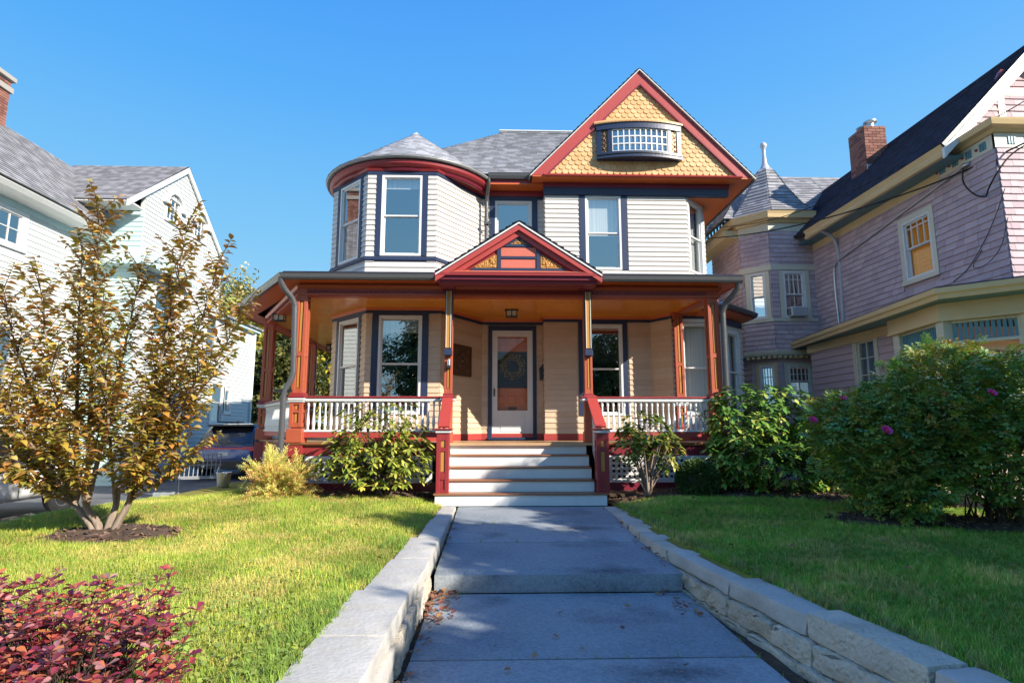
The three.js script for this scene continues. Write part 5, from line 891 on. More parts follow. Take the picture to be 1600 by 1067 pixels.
function leaves(parent, g, mats, list, single = 0, name = 'leaf') { // list: {m, c}; the nearest `single` as meshes, the rest one part
  const pos = new THREE.Vector3(), po = org.get(parent);
  if (single) { list.forEach((l) => { l.d = pos.setFromMatrixPosition(l.m).distanceTo(eye); }); list.sort((a, b) => a.d - b.d); }
  list.slice(0, single).forEach((l, i) => { const x = new THREE.Mesh(g, mats[i % mats.length]); x.name = name; x.applyMatrix4(l.m); x.position.sub(po); x.castShadow = x.receiveShadow = true; parent.add(x); });
  const rest = list.slice(single); if (rest.length) { const m = mats[0].clone(); m.color.setRGB(1, 1, 1); inst(name, g, m, rest, parent); }
}
// ---- the bronze leaved tree
{
  const B = [-4.45, .44, -7.06], t = thing('bronze_tree', 'small multi-stemmed tree with olive and bronze leaves in a mulch ring on the left lawn', 'tree', B), r = RNG(21);
  const tg = [[-4.85, 4.36, -6.95], [-5.25, 3.95, -7.3], [-5.85, 3.35, -6.9], [-4.55, 3.75, -7.4], [-3.72, 4.14, -6.85], [-3.45, 3.75, -7.15], [-3.02, 3.10, -6.9], [-5.75, 2.75, -6.5], [-4.35, 2.95, -6.45], [-3.25, 2.45, -6.55], [-5.3, 2.15, -6.35], [-3.75, 1.9, -6.4], [-4.95, 1.9, -7.6], [-6.3, 2.35, -7.0], [-5.1, 3.3, -6.5], [-3.9, 3.35, -7.0], [-3.4, 1.45, -6.8], [-5.9, 1.5, -6.8], [-3.9, 1.25, -6.5], [-5.1, 1.2, -6.5], [-4.5, 1.55, -6.4], [-5.4, 1.3, -7.2]];
  const trunk = [], twigs = [], lv = [], cols = [[.50, .33, .055], [.38, .31, .05], [.30, .27, .05], [.54, .26, .06], [.60, .44, .14], [.42, .21, .06]];
  const knots = [[-4.66, .80, -7.0], [-4.22, .86, -7.05], [-4.40, .78, -7.1], [-4.82, .82, -7.05]];
  for (const k of knots) trunk.push(limb([[B[0] + (k[0] - B[0]) * .12, B[1] - .06, B[2] + .02], [B[0] + (k[0] - B[0]) * .5, B[1] + .17, B[2]], k, [k[0] + (k[0] - B[0]) * .35, k[1] + .3, k[2]]], .050, .024, 10, 9));
  tg.forEach((g, i) => {
    const k = knots[(g[0] < -4.9 ? 3 : g[0] < -4.45 ? 0 : g[0] < -3.9 ? 2 : 1)], m1 = [k[0] + (g[0] - k[0]) * .42, k[1] + (g[1] - k[1]) * .38, k[2] + (g[2] - k[2]) * .4], m2 = [k[0] + (g[0] - k[0]) * .78, k[1] + (g[1] - k[1]) * .72, k[2] + (g[2] - k[2]) * .75];
    const pts = [k, m1, m2, g]; trunk.push(limb(pts, i < 5 ? .030 : .019, .005, 18, 7));
    const c = new THREE.CatmullRomCurve3(pts.map(V), false, 'centripetal'), L = c.getLength(), low = g[1] < 2.6;
    const n = Math.round(L * 13.5);
    for (let j = 0; j <= n; j++) {
      const s = .22 + .78 * j / n, p = c.getPointAt(Math.min(1, s)), tn = c.getTangentAt(Math.min(1, s)), a = j * 2.4 + i, len = j === n ? .32 : rr(.22, .55, r) * (1.2 - .5 * s);
      const out = new THREE.Vector3(Math.cos(a), .35 + r() * .5, Math.sin(a)).normalize().multiplyScalar(.85).add(tn.multiplyScalar(j === n ? 1.6 : .45)).normalize(), e = p.clone().addScaledVector(out, len);
      if (p.y < .84) continue;
      twigs.push(limb([p.toArray(), p.clone().lerp(e, .5).add(new THREE.Vector3(0, .02, 0)).toArray(), e.toArray()], .008, .003, 3, 4));
      const q = Math.round(len * 36) + 3;
      for (let h = 1; h <= q; h++) {
        const w = p.clone().lerp(e, h / q), sd = h % 2 ? 1 : -1, side = new THREE.Vector3().crossVectors(out, _y).normalize().multiplyScalar(sd * rr(.5, 1.1, r)), d = out.clone().multiplyScalar(h === q ? 1 : .45).add(side).add(new THREE.Vector3(rr(-.3, .3, r), rr(-.45, .1, r), rr(-.3, .3, r)));
        lv.push({ m: leafMat(w.toArray(), d.toArray(), rr(-.5, .5, r), rr(.5, 1.12, r)), c: vary(cols[Math.floor(r() * (w.y > 2.6 || r() < .4 ? 6 : 4))], .5, r) });
      }
    }
  });
  add('trunk', trunk, M.barkPale, t); add('twig', twigs, M.bark, t, { stuff: true });
  leaves(t, leafGeo(.115, .07, .28, .35), cols.slice(0, 5).map((c) => leafM(...c, { roughness: .42 })), lv, 300);
}
// ---- shrubs: points in lumpy ellipsoids
function cloud(n, els, r, shell = .55, lump = .35) { // els: [cx,cy,cz, rx,ry,rz]; returns {p, d}
  const tot = els.reduce((s, e) => s + e[3] * e[4] * e[5] ** .5, 0), out = [];
  for (const e of els) { const k = Math.round(n * e[3] * e[4] * e[5] ** .5 / tot); for (let i = 0; i < k; i++) { const u = r() * 2 - 1, a = r() * 6.283, s = Math.sqrt(1 - u * u), d = [s * Math.cos(a), u, s * Math.sin(a)]; const q = 1 - lump / 2 + lump * (n3(d[0] * 2.2 + e[0], d[1] * 2.2 + e[1], d[2] * 2.2) * 1.6 - .3), m = q * (shell + (1 - shell) * Math.sqrt(r())); out.push({ p: [e[0] + d[0] * e[3] * m, e[1] + d[1] * e[4] * m, e[2] + d[2] * e[5] * m], d, k: m }); } }
  return out;
}
function stems(base, ends, r0, r, m, parent, spread = .15) { add('stem', ends.map((e) => { const b = [base[0] + rr(-spread, spread, r), base[1], base[2] + rr(-spread, spread, r)]; return limb([b, [b[0] + (e[0] - b[0]) * .35, b[1] + (e[1] - b[1]) * .45, b[2] + (e[2] - b[2]) * .35], e], r0, .006, 8, 5); }), m, parent); }
function rhodo(name, label, base, els, n, seed, cols, single, o = {}) {
  const r = RNG(seed), t = thing(name, label, 'shrub', base), cl = cloud(n, els, r, .5, .5).filter((c) => c.p[1] > base[1] + .05), lv = [];
  const g = leafGeo(o.L || .125, o.W || .038, .12, .22, { stations: [[0, .12], [.25, .8], [.6, 1], [.85, .6], [1, 0]] });
  for (const c of cl) { const m = 6 + Math.floor(r() * 4), ax = new THREE.Vector3(c.d[0] * .6, .75 + c.d[1] * .3, c.d[2] * .6).normalize(), x = new THREE.Vector3(1, 0, .3).cross(ax).normalize(), y = ax.clone().cross(x), yel = r() < (o.yellow ?? .12); for (let i = 0; i < m; i++) { const a = i / m * 6.283 + r() * .5, d = x.clone().multiplyScalar(Math.cos(a)).addScaledVector(y, Math.sin(a)).addScaledVector(ax, rr(-.15, .55, r)); lv.push({ m: leafMat(c.p, d.toArray(), rr(-.3, .3, r), rr(.75, 1.2, r)), c: vary(yel && r() < .7 ? cols[2] : cols[r() < .5 ? 0 : 1], .35, r) }); } }
  stems(base, cl.filter((_, i) => i % Math.ceil(cl.length / 26) === 0).map((c) => c.p), .022, r, o.bark || M.bark, t, o.spread ?? .12);
  leaves(t, g, [leafShiny(...cols[0]), leafShiny(...cols[1]), leafShiny(...cols[2])], lv, single); return t;
}
rhodo('rhododendron', 'yellow green rhododendron in the sun in front of the left porch lattice', [-1.85, .55, -10.0], [[-1.95, 1.58, -10.0, .74, .54, .45], [-1.45, 1.35, -9.9, .42, .5, .4], [-2.45, 1.15, -9.95, .5, .42, .4], [-1.9, 1.05, -9.8, .8, .35, .4]], 420, 31, [[.17, .22, .03], [.23, .27, .035], [.48, .44, .08]], 280, { yellow: .45, L: .125, W: .046 });
rhodo('rhododendron', 'small open rhododendron on a forked stem right of the steps in front of the lattice', [2.62, .55, -10.05], [[2.62, 1.6, -10.05, .50, .40, .38], [2.35, 1.4, -9.95, .32, .34, .3], [2.95, 1.3, -10.05, .32, .36, .3]], 190, 37, [[.10, .17, .03], [.15, .20, .03], [.42, .36, .06]], 220, { yellow: .3, L: .12, W: .046, bark: M.barkPale, spread: .05 });
rhodo('rhododendron', 'large dark green rhododendron hiding the right corner of the porch', [4.75, .48, -10.3], [[4.5, 1.65, -10.4, .78, .85, .7], [5.25, 1.75, -10.5, .75, .78, .7], [4.15, 1.2, -10.1, .55, .6, .5], [4.9, 1.0, -9.95, .85, .5, .5], [5.6, 1.3, -10.2, .5, .75, .5]], 900, 41, [[.12, .25, .04], [.165, .29, .045], [.46, .48, .09]], 300, { yellow: .12, L: .14, W: .05 });
{
  // rounded box shrub
  const r = RNG(51), B = [3.45, .53, -9.95], t = thing('box_shrub', 'small round dark green box shrub in the mulch below the right lattice', 'shrub', B), g = leafGeo(.042, .024, .2, .1), lv = cloud(7000, [[3.45, .84, -9.95, .36, .34, .34]], r, .5, .14).map((c) => ({ m: leafMat(c.p, [c.d[0] + rr(-.7, .7, r), c.d[1] + rr(-.3, .9, r), c.d[2] + rr(-.7, .7, r)], rr(-1, 1, r), rr(.8, 1.4, r)), c: vary([.08, .15, .028], .6, r) }));
  stems(B, cloud(22, [[3.45, .86, -9.95, .3, .28, .28]], r).map((c) => c.p), .01, r, M.bark, t, .06); leaves(t, g, [leafM(.05, .095, .02)], lv);
}
{
  // golden feathery shrub: arching sprays of tiny leaves
  const r = RNG(57), B = [-3.62, .55, -10.15], t = thing('golden_shrub', 'feathery yellow green shrub with pinkish base at the foot of the porch corner', 'shrub', B), sp = [], lf = leafGeo(.034, .013, .1, .1), st = [];
  for (let i = 0; i < 9; i++) sp.push(lf.clone().rotateX(-.3 - r() * .5).rotateY((i % 2 ? 1 : -1) * rr(.5, 1.2, r)).translate(0, rr(-.004, .004, r), i * .016));
  const g = geo(sp, true), lv = [], tone = (p) => { const low = p[1] < 1.0; return vary(r() < (low ? .38 : .08) ? [.72, .42, .16] : r() < .6 ? [.78, .68, .17] : [.56, .60, .15], .35, r); };
  const arch = (d, L, n, q) => { let p = [B[0] + rr(-.12, .12, r), B[1] + .04, B[2] + rr(-.1, .1, r)]; const pts = [p]; let v = V(d).normalize(); for (let i = 1; i <= n; i++) { v.add(new THREE.Vector3(rr(-.12, .12, r), -.055 + rr(-.05, .05, r), rr(-.12, .12, r))).normalize(); p = p.map((c, k) => c + v.getComponent(k) * L / n); pts.push(p); if (i > n * .25) for (let j = 0; j < q; j++) lv.push({ m: leafMat(p.map((c) => c + rr(-.015, .015, r)), [v.x + rr(-.9, .9, r), v.y + rr(-.5, .7, r), v.z + rr(-.9, .9, r)], rr(-1.5, 1.5, r), rr(.7, 1.25, r)), c: tone(p) }); } st.push(limb(pts, .005, .0015, 8, 3)); };
  for (let i = 0; i < 120; i++) { const a = r() * 6.283, el = rr(.2, 1.45, r); arch([Math.cos(a) * Math.cos(el), Math.sin(el), Math.sin(a) * Math.cos(el) * .8], rr(.45, 1.0, r) * (a > 2 && a < 4.2 ? .8 : .82), 16, 3); }
  add('stem', st, M.bark, t, { stuff: true }); leaves(t, g, [leafM(.55, .5, .12)], lv, 0, 'spray');
}
{
  // red barberry in the near left corner
  const r = RNG(61), B = [-2.0, .44, -2.95], t = thing('barberry', 'dark red barberry shrub filling the near left corner of the lawn', 'shrub', B), els = [[-2.05, .66, -2.95, .46, .22, .40], [-2.45, .68, -2.75, .5, .25, .45], [-1.66, .64, -2.75, .28, .17, .30], [-2.0, .56, -2.45, .6, .20, .4]], lv = [], tw = [];
  const g = leafGeo(.050, .028, .22, .15, { stations: [[0, .05], [.35, .55], [.7, 1], [.92, .7], [1, 0]] }), cl = cloud(400, els, r, .6, .6), cols = [[.36, .045, .055], [.24, .03, .06], [.44, .08, .065], [.14, .025, .05], [.50, .21, .20], [.46, .15, .06]];
  for (const c of cl) { const e = [c.p[0] + c.d[0] * .05 + rr(-.05, .05, r), c.p[1] + .05 + r() * .08, c.p[2] + c.d[2] * .05 + rr(-.05, .05, r)], b = [c.p[0] * .6 + B[0] * .4 + rr(-.1, .1, r), B[1] + .04, c.p[2] * .6 + B[2] * .4]; tw.push(limb([b, [(b[0] + c.p[0]) / 2, c.p[1] - .08, (b[2] + c.p[2]) / 2], c.p, e], .004, .0016, 6, 4));
    const a0 = V(c.p), a1 = V(e), dirv = a1.clone().sub(a0).normalize(); for (let k = 0; k < 3; k++) { const p = a0.clone().lerp(a1, k / 2), m = 6; for (let i = 0; i < m; i++) { const a = i / m * 6.283 + k + r(), d = [Math.cos(a), rr(.1, .9, r), Math.sin(a)]; lv.push({ m: leafMat(p.toArray(), d, rr(-.6, .6, r), rr(.55, 1.1, r)), c: vary(cols[Math.floor(r() * 6)], .6, r) }); } } }
  for (const [x, z, h] of [[-1.52, -2.92, 1.04], [-2.28, -2.9, 1.0], [-1.9, -3.0, .98], [-2.42, -2.6, 1.0]]) { const b = [x - .08, .6, z], e = [x, h, z]; tw.push(limb([b, [x - .05, h * .8, z], e], .005, .002, 6, 4)); for (let k = 0; k < 9; k++) for (let i = 0; i < 4; i++) { const a = i * 1.57 + k * .8; lv.push({ m: leafMat([x - .06 * (1 - k / 9), .74 + (h - .74) * k / 8, z], [Math.cos(a), rr(.2, .8, r), Math.sin(a)], rr(-.5, .5, r), rr(.5, .9, r)), c: vary(cols[Math.floor(r() * 4)], .4, r) }); } }
  add('twig', tw, M.bark, t, { stuff: true }); leaves(t, g, cols.map((c) => leafM(...c, { roughness: .4 })), lv, 300);
}
// ---- rose hedge
function roseBush(label, base, els, n, seed, flowers, woody) {
  const r = RNG(seed), t = thing('rose_bush', label, 'shrub', base), lf = leafGeo(.052, .034, .15, .2), sp = [], lv = [], cols = [[.30, .44, .05], [.24, .40, .05], [.42, .47, .07], [.18, .37, .12], [.50, .40, .08]];
  for (const [x, z, a] of [[0, .075, 0], [.012, .055, .95], [-.012, .055, -.95], [.008, .025, 1.2], [-.008, .025, -1.2]]) sp.push(lf.clone().rotateY(a).translate(x, -.006, z));
  const g = geo(sp, true);
  for (const c of cloud(n, els, r, .55, .6)) { if (c.p[1] < base[1] + .1) continue; lv.push({ m: leafMat(c.p, [c.d[0] + rr(-.9, .9, r), rr(-.5, .7, r) + c.d[1] * .3, c.d[2] + rr(-.9, .9, r)], rr(-.9, .9, r), rr(.75, 1.35, r)), c: vary(cols[Math.floor(r() * (c.d[1] > .4 ? 5 : 4))], .5, r) }); }
  // long canes that stick out of the outline
  const cn = []; for (const e of els) for (let i = 0; i < 12; i++) { const a = r() * 6.283, u = rr(.1, 1, r), s = Math.sqrt(1 - u * u), p = [e[0] + Math.cos(a) * s * e[3] * .85, e[1] + u * e[4] * .85, e[2] + Math.sin(a) * s * e[5] * .85], q = [p[0] + Math.cos(a) * rr(.1, .3, r), p[1] + rr(.02, .25, r), p[2] + Math.sin(a) * rr(.1, .3, r)]; cn.push(limb([[base[0] + rr(-.3, .3, r), base[1], base[2] + rr(-.3, .3, r)], [(base[0] + p[0]) / 2, p[1] * .6, (base[2] + p[2]) / 2], p, q], .011, .003, 10, 5)); for (let k = 0; k < 7; k++) lv.push({ m: leafMat(p.map((v, j) => v + (q[j] - v) * k / 6), [Math.cos(a + k * 2), rr(-.2, .6, r), Math.sin(a + k * 2)], rr(-.6, .6, r), rr(.7, 1.1, r)), c: vary(cols[Math.floor(r() * 5)], .4, r) }); }
  add('cane', cn, M.bark, t); leaves(t, g, cols.map((c) => leafM(...c, { transmission: .5 })), lv, 140, 'leaf_spray');
  const pk = leafM(.90, .07, .36), hip = MS([.45, .12, .03], { roughness: .4 });
  for (const [x, y, z, s] of flowers) { const q = [], pl = leafGeo(.05, .055, .25, -.25, { stations: [[0, .3], [.4, .9], [.75, 1], [1, .5]] }); for (let k = 0; k < 3; k++) for (let i = 0; i < 6; i++) q.push(pl.clone().rotateX(-.25 - k * .4).scale(s * (1 - k * .22), s * (1 - k * .22), s * (1 - k * .22)).rotateY(i * 1.047 + k * .5).rotateX(.9).translate(x, y, z)); const fl = add('flower', q, pk, t, { keepUV: true }); add('flower_centre', new THREE.SphereGeometry(.012 * s, 8, 6).translate(x, y + .01, z + .015), M.gold, fl); }
  const hp = []; for (const e of els) for (let i = 0; i < 7; i++) { const a = r() * 3.14, p = [e[0] + rr(-1, 1, r) * e[3] * .8, e[1] + rr(.2, .9, r) * e[4], e[2] + Math.sin(a) * e[5] * .9]; hp.push(new THREE.SphereGeometry(rr(.012, .02, r), 7, 5).translate(...p)); }
  add('rose_hip', hp, hip, t, { stuff: true });
  if (woody) { add('trunk', woody.map((w) => limb(w, .05, .025, 12, 7)), M.barkPale, t); }
  return t;
}
roseBush('broad rose bush with a single bright pink flower in the middle of the right hedge', [5.25, .46, -7.75], [[5.2, 1.45, -7.9, .80, .70, .7], [5.1, 1.78, -8.3, .55, .42, .5], [5.25, 1.05, -7.5, .55, .58, .5], [5.55, 1.75, -8.0, .6, .55, .6]], 6500, 71, [[4.80, 1.66, -7.06, 1.45], [4.42, 1.80, -8.0, 1.25], [4.75, 2.10, -7.8, .9]], null);
roseBush('tall rose bush with orange hips and a bent bare trunk at the right edge', [6.6, .46, -7.6], [[6.1, 2.05, -7.7, .85, .75, .75], [6.9, 1.95, -7.5, .8, .8, .8], [5.7, 1.6, -7.5, .6, .6, .6], [6.5, 1.35, -7.1, .8, .55, .5], [6.2, 2.55, -7.9, .45, .35, .45]], 7500, 73, [[6.0, 2.11, -6.85, 1.2]], [[[6.75, .44, -7.5], [6.72, .7, -7.4], [6.45, .85, -7.3], [6.62, 1.2, -7.4], [6.4, 1.6, -7.5]], [[6.8, .44, -7.55], [6.95, .8, -7.5], [6.8, 1.2, -7.5], [7.0, 1.7, -7.5]]]);
roseBush('low leafy rose bush in deep shade between the rhododendron and the pink flower', [6.2, .42, -9.9], [[6.1, 1.15, -10.0, .7, .75, .6], [6.9, 1.3, -9.9, .8, .85, .6]], 2600, 79, [[5.6, 1.7, -9.5, .7]], null);

// ---- trees: trunk, limbs, crown of leaf clumps
function bigTree(name, label, x, z, y0, h, rad, n, seed, cols, o = {}) {
  const r = RNG(seed), t = thing(name, label, 'tree', [x, y0, z], o.group), tr = [], lv = [], cy = y0 + h * (o.low ?? .34), els = [];
  const K = o.k || 9; for (let i = 0; i < K; i++) { const a = i * 2.4, v = i / (K - 1), R = rad * (o.cone ? (1.05 - .85 * v) : Math.sin(Math.PI * (.2 + .68 * v))); els.push([x + Math.cos(a) * R * .5, cy + v * (y0 + h * .93 - cy), z + Math.sin(a) * R * .5, R * .62, h * .15, R * .62]); }
  tr.push(limb([[x, y0 - .2, z], [x + rr(-.1, .1, r), y0 + h * .3, z], [x + rr(-.2, .2, r), y0 + h * .62, z + rr(-.2, .2, r)], [x, y0 + h * .9, z]], rad * .09, .03, 12, 8));
  for (const e of els) tr.push(limb([[x, y0 + (e[1] - y0) * .55, z], [(x + e[0]) / 2, y0 + (e[1] - y0) * .82, (z + e[2]) / 2], [e[0], e[1], e[2]]], rad * .035, .015, 6, 5));
  add('trunk', tr, M.bark, t);
  const L = o.leaf || .16, lf = leafGeo(L, L * .6, .2, .2), sp = []; for (let i = 0; i < 7; i++) sp.push(lf.clone().rotateX(rr(-.6, .6, r)).rotateY(i * .9 + r()).translate(rr(-1, 1, r) * L * .9, rr(-1, 1, r) * L * .7, rr(-1, 1, r) * L * .9));
  const g = geo(sp, true); for (const c of cloud(n, els, r, .45, .7)) lv.push({ m: leafMat(c.p, [c.d[0] + rr(-.8, .8, r), rr(-.6, .6, r), c.d[2] + rr(-.8, .8, r)], rr(-1, 1, r), rr(.7, 1.3, r)), c: vary(cols[Math.floor(r() * cols.length)], .5, r) });
  leaves(t, g, [leafM(...cols[0])], lv, 0, 'crown'); return t;
}
const YG = [[.42, .38, .045], [.30, .33, .04], [.52, .42, .06], [.2, .24, .035]], GR = [[.07, .12, .025], [.10, .15, .03], [.05, .09, .02]];
bigTree('yellowing_tree', 'yellow green autumn tree seen through the left end of the porch', -13.2, -34, .1, 9.0, 3.4, 3600, 81, YG, { leaf: .24 });
bigTree('yellowing_tree', 'bright yellow tree seen behind the rear porch posts', -8.8, -36, .1, 10, 3.4, 3200, 83, [[.5, .42, .05], [.36, .33, .04], [.26, .27, .04]], { leaf: .24, low: .12 });
bigTree('yellowing_tree', 'pale gold tree top showing above the rear corner of the pale house', -18.4, -41, .1, 11.8, 3.4, 3000, 85, [[.5, .42, .16], [.42, .38, .14], [.3, .3, .1]], { leaf: .26 });
bigTree('evergreen_tree', 'dark green tree at the far end of the driveway', -11.2, -31, .1, 6.8, 2.4, 2600, 87, [[.10, .12, .02], [.20, .19, .03], [.06, .09, .02]], { leaf: .2, low: .1 });
// street trees outside the picture, whose shade lies on the walk and the right lawn
bigTree('street_tree', 'street tree near the pavement right of the walk, outside the picture', 8.5, 2.8, .1, 6.4, 2.1, 6000, 91, GR, { leaf: .16, low: .3 });
bigTree('street_tree', 'middle one of the trees in the hedge row, outside the picture on the right', 8.8, -.2, .1, 7.3, 2.2, 7500, 93, GR, { leaf: .16, low: .16 });
bigTree('street_tree', 'tree at the house end of the hedge row, outside the picture on the right', 9.5, -3.0, .1, 7.1, 2.0, 6800, 95, GR, { leaf: .16, low: .16 });
{
  const r = RNG(99), t = thing('hedge', 'low green hedge added outside the picture on the right to shade the lawn', 'hedge', [9, .1, -1.6]), g = leafGeo(.14, .08, .2, .2), lv = [];  // unseen hedge, added to keep low sun off the right lawn
  for (const c of cloud(6000, [[9.1, 1.0, -4.2, .7, 1.1, 1.4], [8.9, 1.0, -1.8, .75, 1.1, 1.4], [8.8, 1.0, .6, .75, 1.1, 1.4], [8.7, 1.0, 2.8, .75, 1.1, 1.4]], r, .6, .3)) lv.push({ m: leafMat(c.p, [c.d[0] + rr(-.8, .8, r), rr(-.6, .6, r), c.d[2] + rr(-.8, .8, r)], rr(-1, 1, r), rr(.7, 1.3, r)), c: vary(GR[Math.floor(r() * 3)], .5, r) });
  add('stem', [[9.1, -4.2], [8.9, -1.8], [8.8, .6], [8.7, 2.8]].map(([x, z]) => limb([[x, 0, z], [x + .1, .7, z], [x, 1.6, z]], .06, .02, 6, 6)), M.bark, t); leaves(t, g, [leafM(...GR[0])], lv, 0, 'leaf');
}
bigTree('street_tree', 'large green tree across the road, mirrored in the bay windows', -4.5, 19, .1, 10.5, 4.2, 3800, 97, GR, { leaf: .22 });
bigTree('street_tree', 'tall green tree across the road beside the white house', 9.5, 20.5, .1, 9.5, 3.8, 3400, 98, GR, { leaf: .22 });
{
  const h = thing('white_house', 'plain white house across the road with a dark gable roof', 'house', [3, .1, 24]);
  add('wall', [Bx(-1.5, 7.5, .1, 5.6, 22, 30), ext([[-1.5, 5.6], [7.5, 5.6], [3, 9.2]], 8, [], 22)], M.white, h);
  roofPart(h, M.roofDark, [[[-2, 5.3, 21.6], [-2, 5.3, 30.4], [3, 9.5, 30.4], [3, 9.5, 21.6]].reverse(), [[8, 5.3, 30.4], [8, 5.3, 21.6], [3, 9.5, 21.6], [3, 9.5, 30.4]].reverse()].map((p) => [p[3], p[2], p[1], p[0]]), .1);
  for (const x of [0, 3, 6]) for (const y of [1.3, 3.8]) { const w = add('window', [Bx(x - .55, x + .55, y, y + 1.4, 21.94, 21.99)], M.offwhite, h); add('pane', Bx(x - .45, x + .45, y + .1, y + 1.3, 21.92, 21.95), M.dark, w); }
}
// ---- mulch, fallen leaves, grass
const BEDS = [[-4.34, -7.05, .70, .46], [5.3, -7.7, .9, .5], [6.6, -7.5, 1.1, .6], [6.3, -9.9, 1.9, .9], [3.0, -10.35, 1.4, .55], [4.7, -10.3, 1.6, .75], [-2.0, -10.35, 1.3, .4], [-3.6, -10.4, .6, .35]];
const inBed = (x, z) => BEDS.some(([a, b, p, q]) => ((x - a) / p) ** 2 + ((z - b) / q) ** 2 < 1 + .5 * (vn(x * 3, z * 3, 512, 4) - .5)) || (z < -10.42 && x > -3.9 && x < 7);
{
  const r = RNG(201), discs = BEDS.map(([a, b, p, q], k) => { const g = new THREE.CircleGeometry(1, 40, 0, 6.283), P = []; const R = 5, S = 40, at = (i, j) => { const s = i / R, an = j / S * 6.283, w = 1.06 + .14 * Math.sin(an * 3 + k) + .08 * Math.sin(an * 7 + k * 2), x = a + Math.cos(an) * p * s * w, z = b + Math.sin(an) * q * s * w; return [x, lawnY(x, z) + .012 + .05 * (1 - s * s) + .03 * (1 - s) * vn(x * 7, z * 7, 512, 6) - (i === R ? .02 : 0), z]; }; for (let i = 0; i < R; i++) for (let j = 0; j < S; j++) { const A = at(i, j), B = at(i, j + 1), C = at(i + 1, j + 1), D = at(i + 1, j); if (i) P.push([A, C, D], [A, B, C]); else P.push([A, C, D]); } return tri(P); });
  discs.push(flat([[-3.9, -10.75], [-.95, -10.75], [-.95, -10.35], [-3.9, -10.4]], .588, .05), flat([[2.0, -10.78], [7, -10.78], [7, -10.1], [2.0, -10.25]], .585, .05));
  const mb = struct('mulch_bed', discs, M.soil); const chips = [], lv = [];
  for (const [a, b, p, q] of BEDS) for (let i = 0; i < 420 * p * q + 60; i++) { const s = Math.sqrt(r()) * 1.02, an = r() * 6.283, x = a + Math.cos(an) * p * s, z = b + Math.sin(an) * q * s, k = r(); chips.push({ m: leafMat([x, lawnY(x, z) + .03 + .045 * (1 - s * s), z], [rr(-1, 1, r), rr(-.4, .5, r), rr(-1, 1, r)], rr(-1, 1, r), rr(.5, 1.5, r)), c: vary(k < .6 ? [.10, .06, .045] : k < .85 ? [.22, .13, .09] : [.05, .035, .03], .5, r) }); }
  tag(inst('wood_chips', boxUV(nrm(new THREE.BoxGeometry(.022, .008, .06))), MS([1, 1, 1], { roughness: 1 }), chips, null), 'brown wood chip mulch under the tree and the shrubs', 'mulch');
  const leafy = (x, z, y) => lv.push({ m: leafMat([x, y + .008 + r() * .008, z], [rr(-1, 1, r), rr(-.1, .25, r), rr(-1, 1, r)], rr(-.5, .5, r), rr(.5, 1.1, r)), c: vary([[.32, .10, .04], [.38, .19, .06], [.22, .06, .04], [.30, .16, .08]][Math.floor(r() * 4)], .5, r) });
  for (let i = 0; i < 90; i++) { const z = -5.95 - r() * -.0 + rr(0, 1.0, r) ** 1.6 * 1.0; leafy(-.57 + r() ** 2 * .22, z > -5.9 ? z : -5.88, .137); }
  for (let i = 0; i < 60; i++) { const z = rr(-5.8, -2.4, r); leafy(-.57 + r() ** 3 * .15, z, .137); }
  for (let i = 0; i < 26; i++) leafy(1.74 - r() ** 2 * .2, rr(-5.85, -5.1, r), .137);
  for (let i = 0; i < 30; i++) { const z = rr(-9.6, -6, r); leafy(r() < .5 ? -.57 + r() ** 2 * .1 : 1.77 - r() ** 2 * .1, z, upperY(z) + .004); }
  for (let i = 0; i < 14; i++) { const z = rr(-5.7, -2.8, r); leafy(rr(-.4, 1.7, r), z, .137); }
  for (const [a, b, p, q] of BEDS.slice(1)) for (let i = 0; i < 30; i++) { const s = Math.sqrt(r()), an = r() * 6.283, x = a + Math.cos(an) * p * s, z = b + Math.sin(an) * q * s; leafy(x, z, lawnY(x, z) + .06); }
  for (let i = 0; i < 90; i++) { const x = r() < .55 ? rr(-7, -1, r) : rr(2.4, 7, r), z = rr(-10, -2.6, r); leafy(x, z, lawnY(x, z) + .045); }
  tag(inst('fallen_leaves', leafGeo(.06, .045, .3, -.2, { stations: [[0, .1], [.2, .9], [.35, .55], [.55, 1], [.75, .5], [1, 0]] }), leafM(1, 1, 1), lv, null), 'dry brown leaves scattered along the walk edges and in the beds', 'leaves');
}
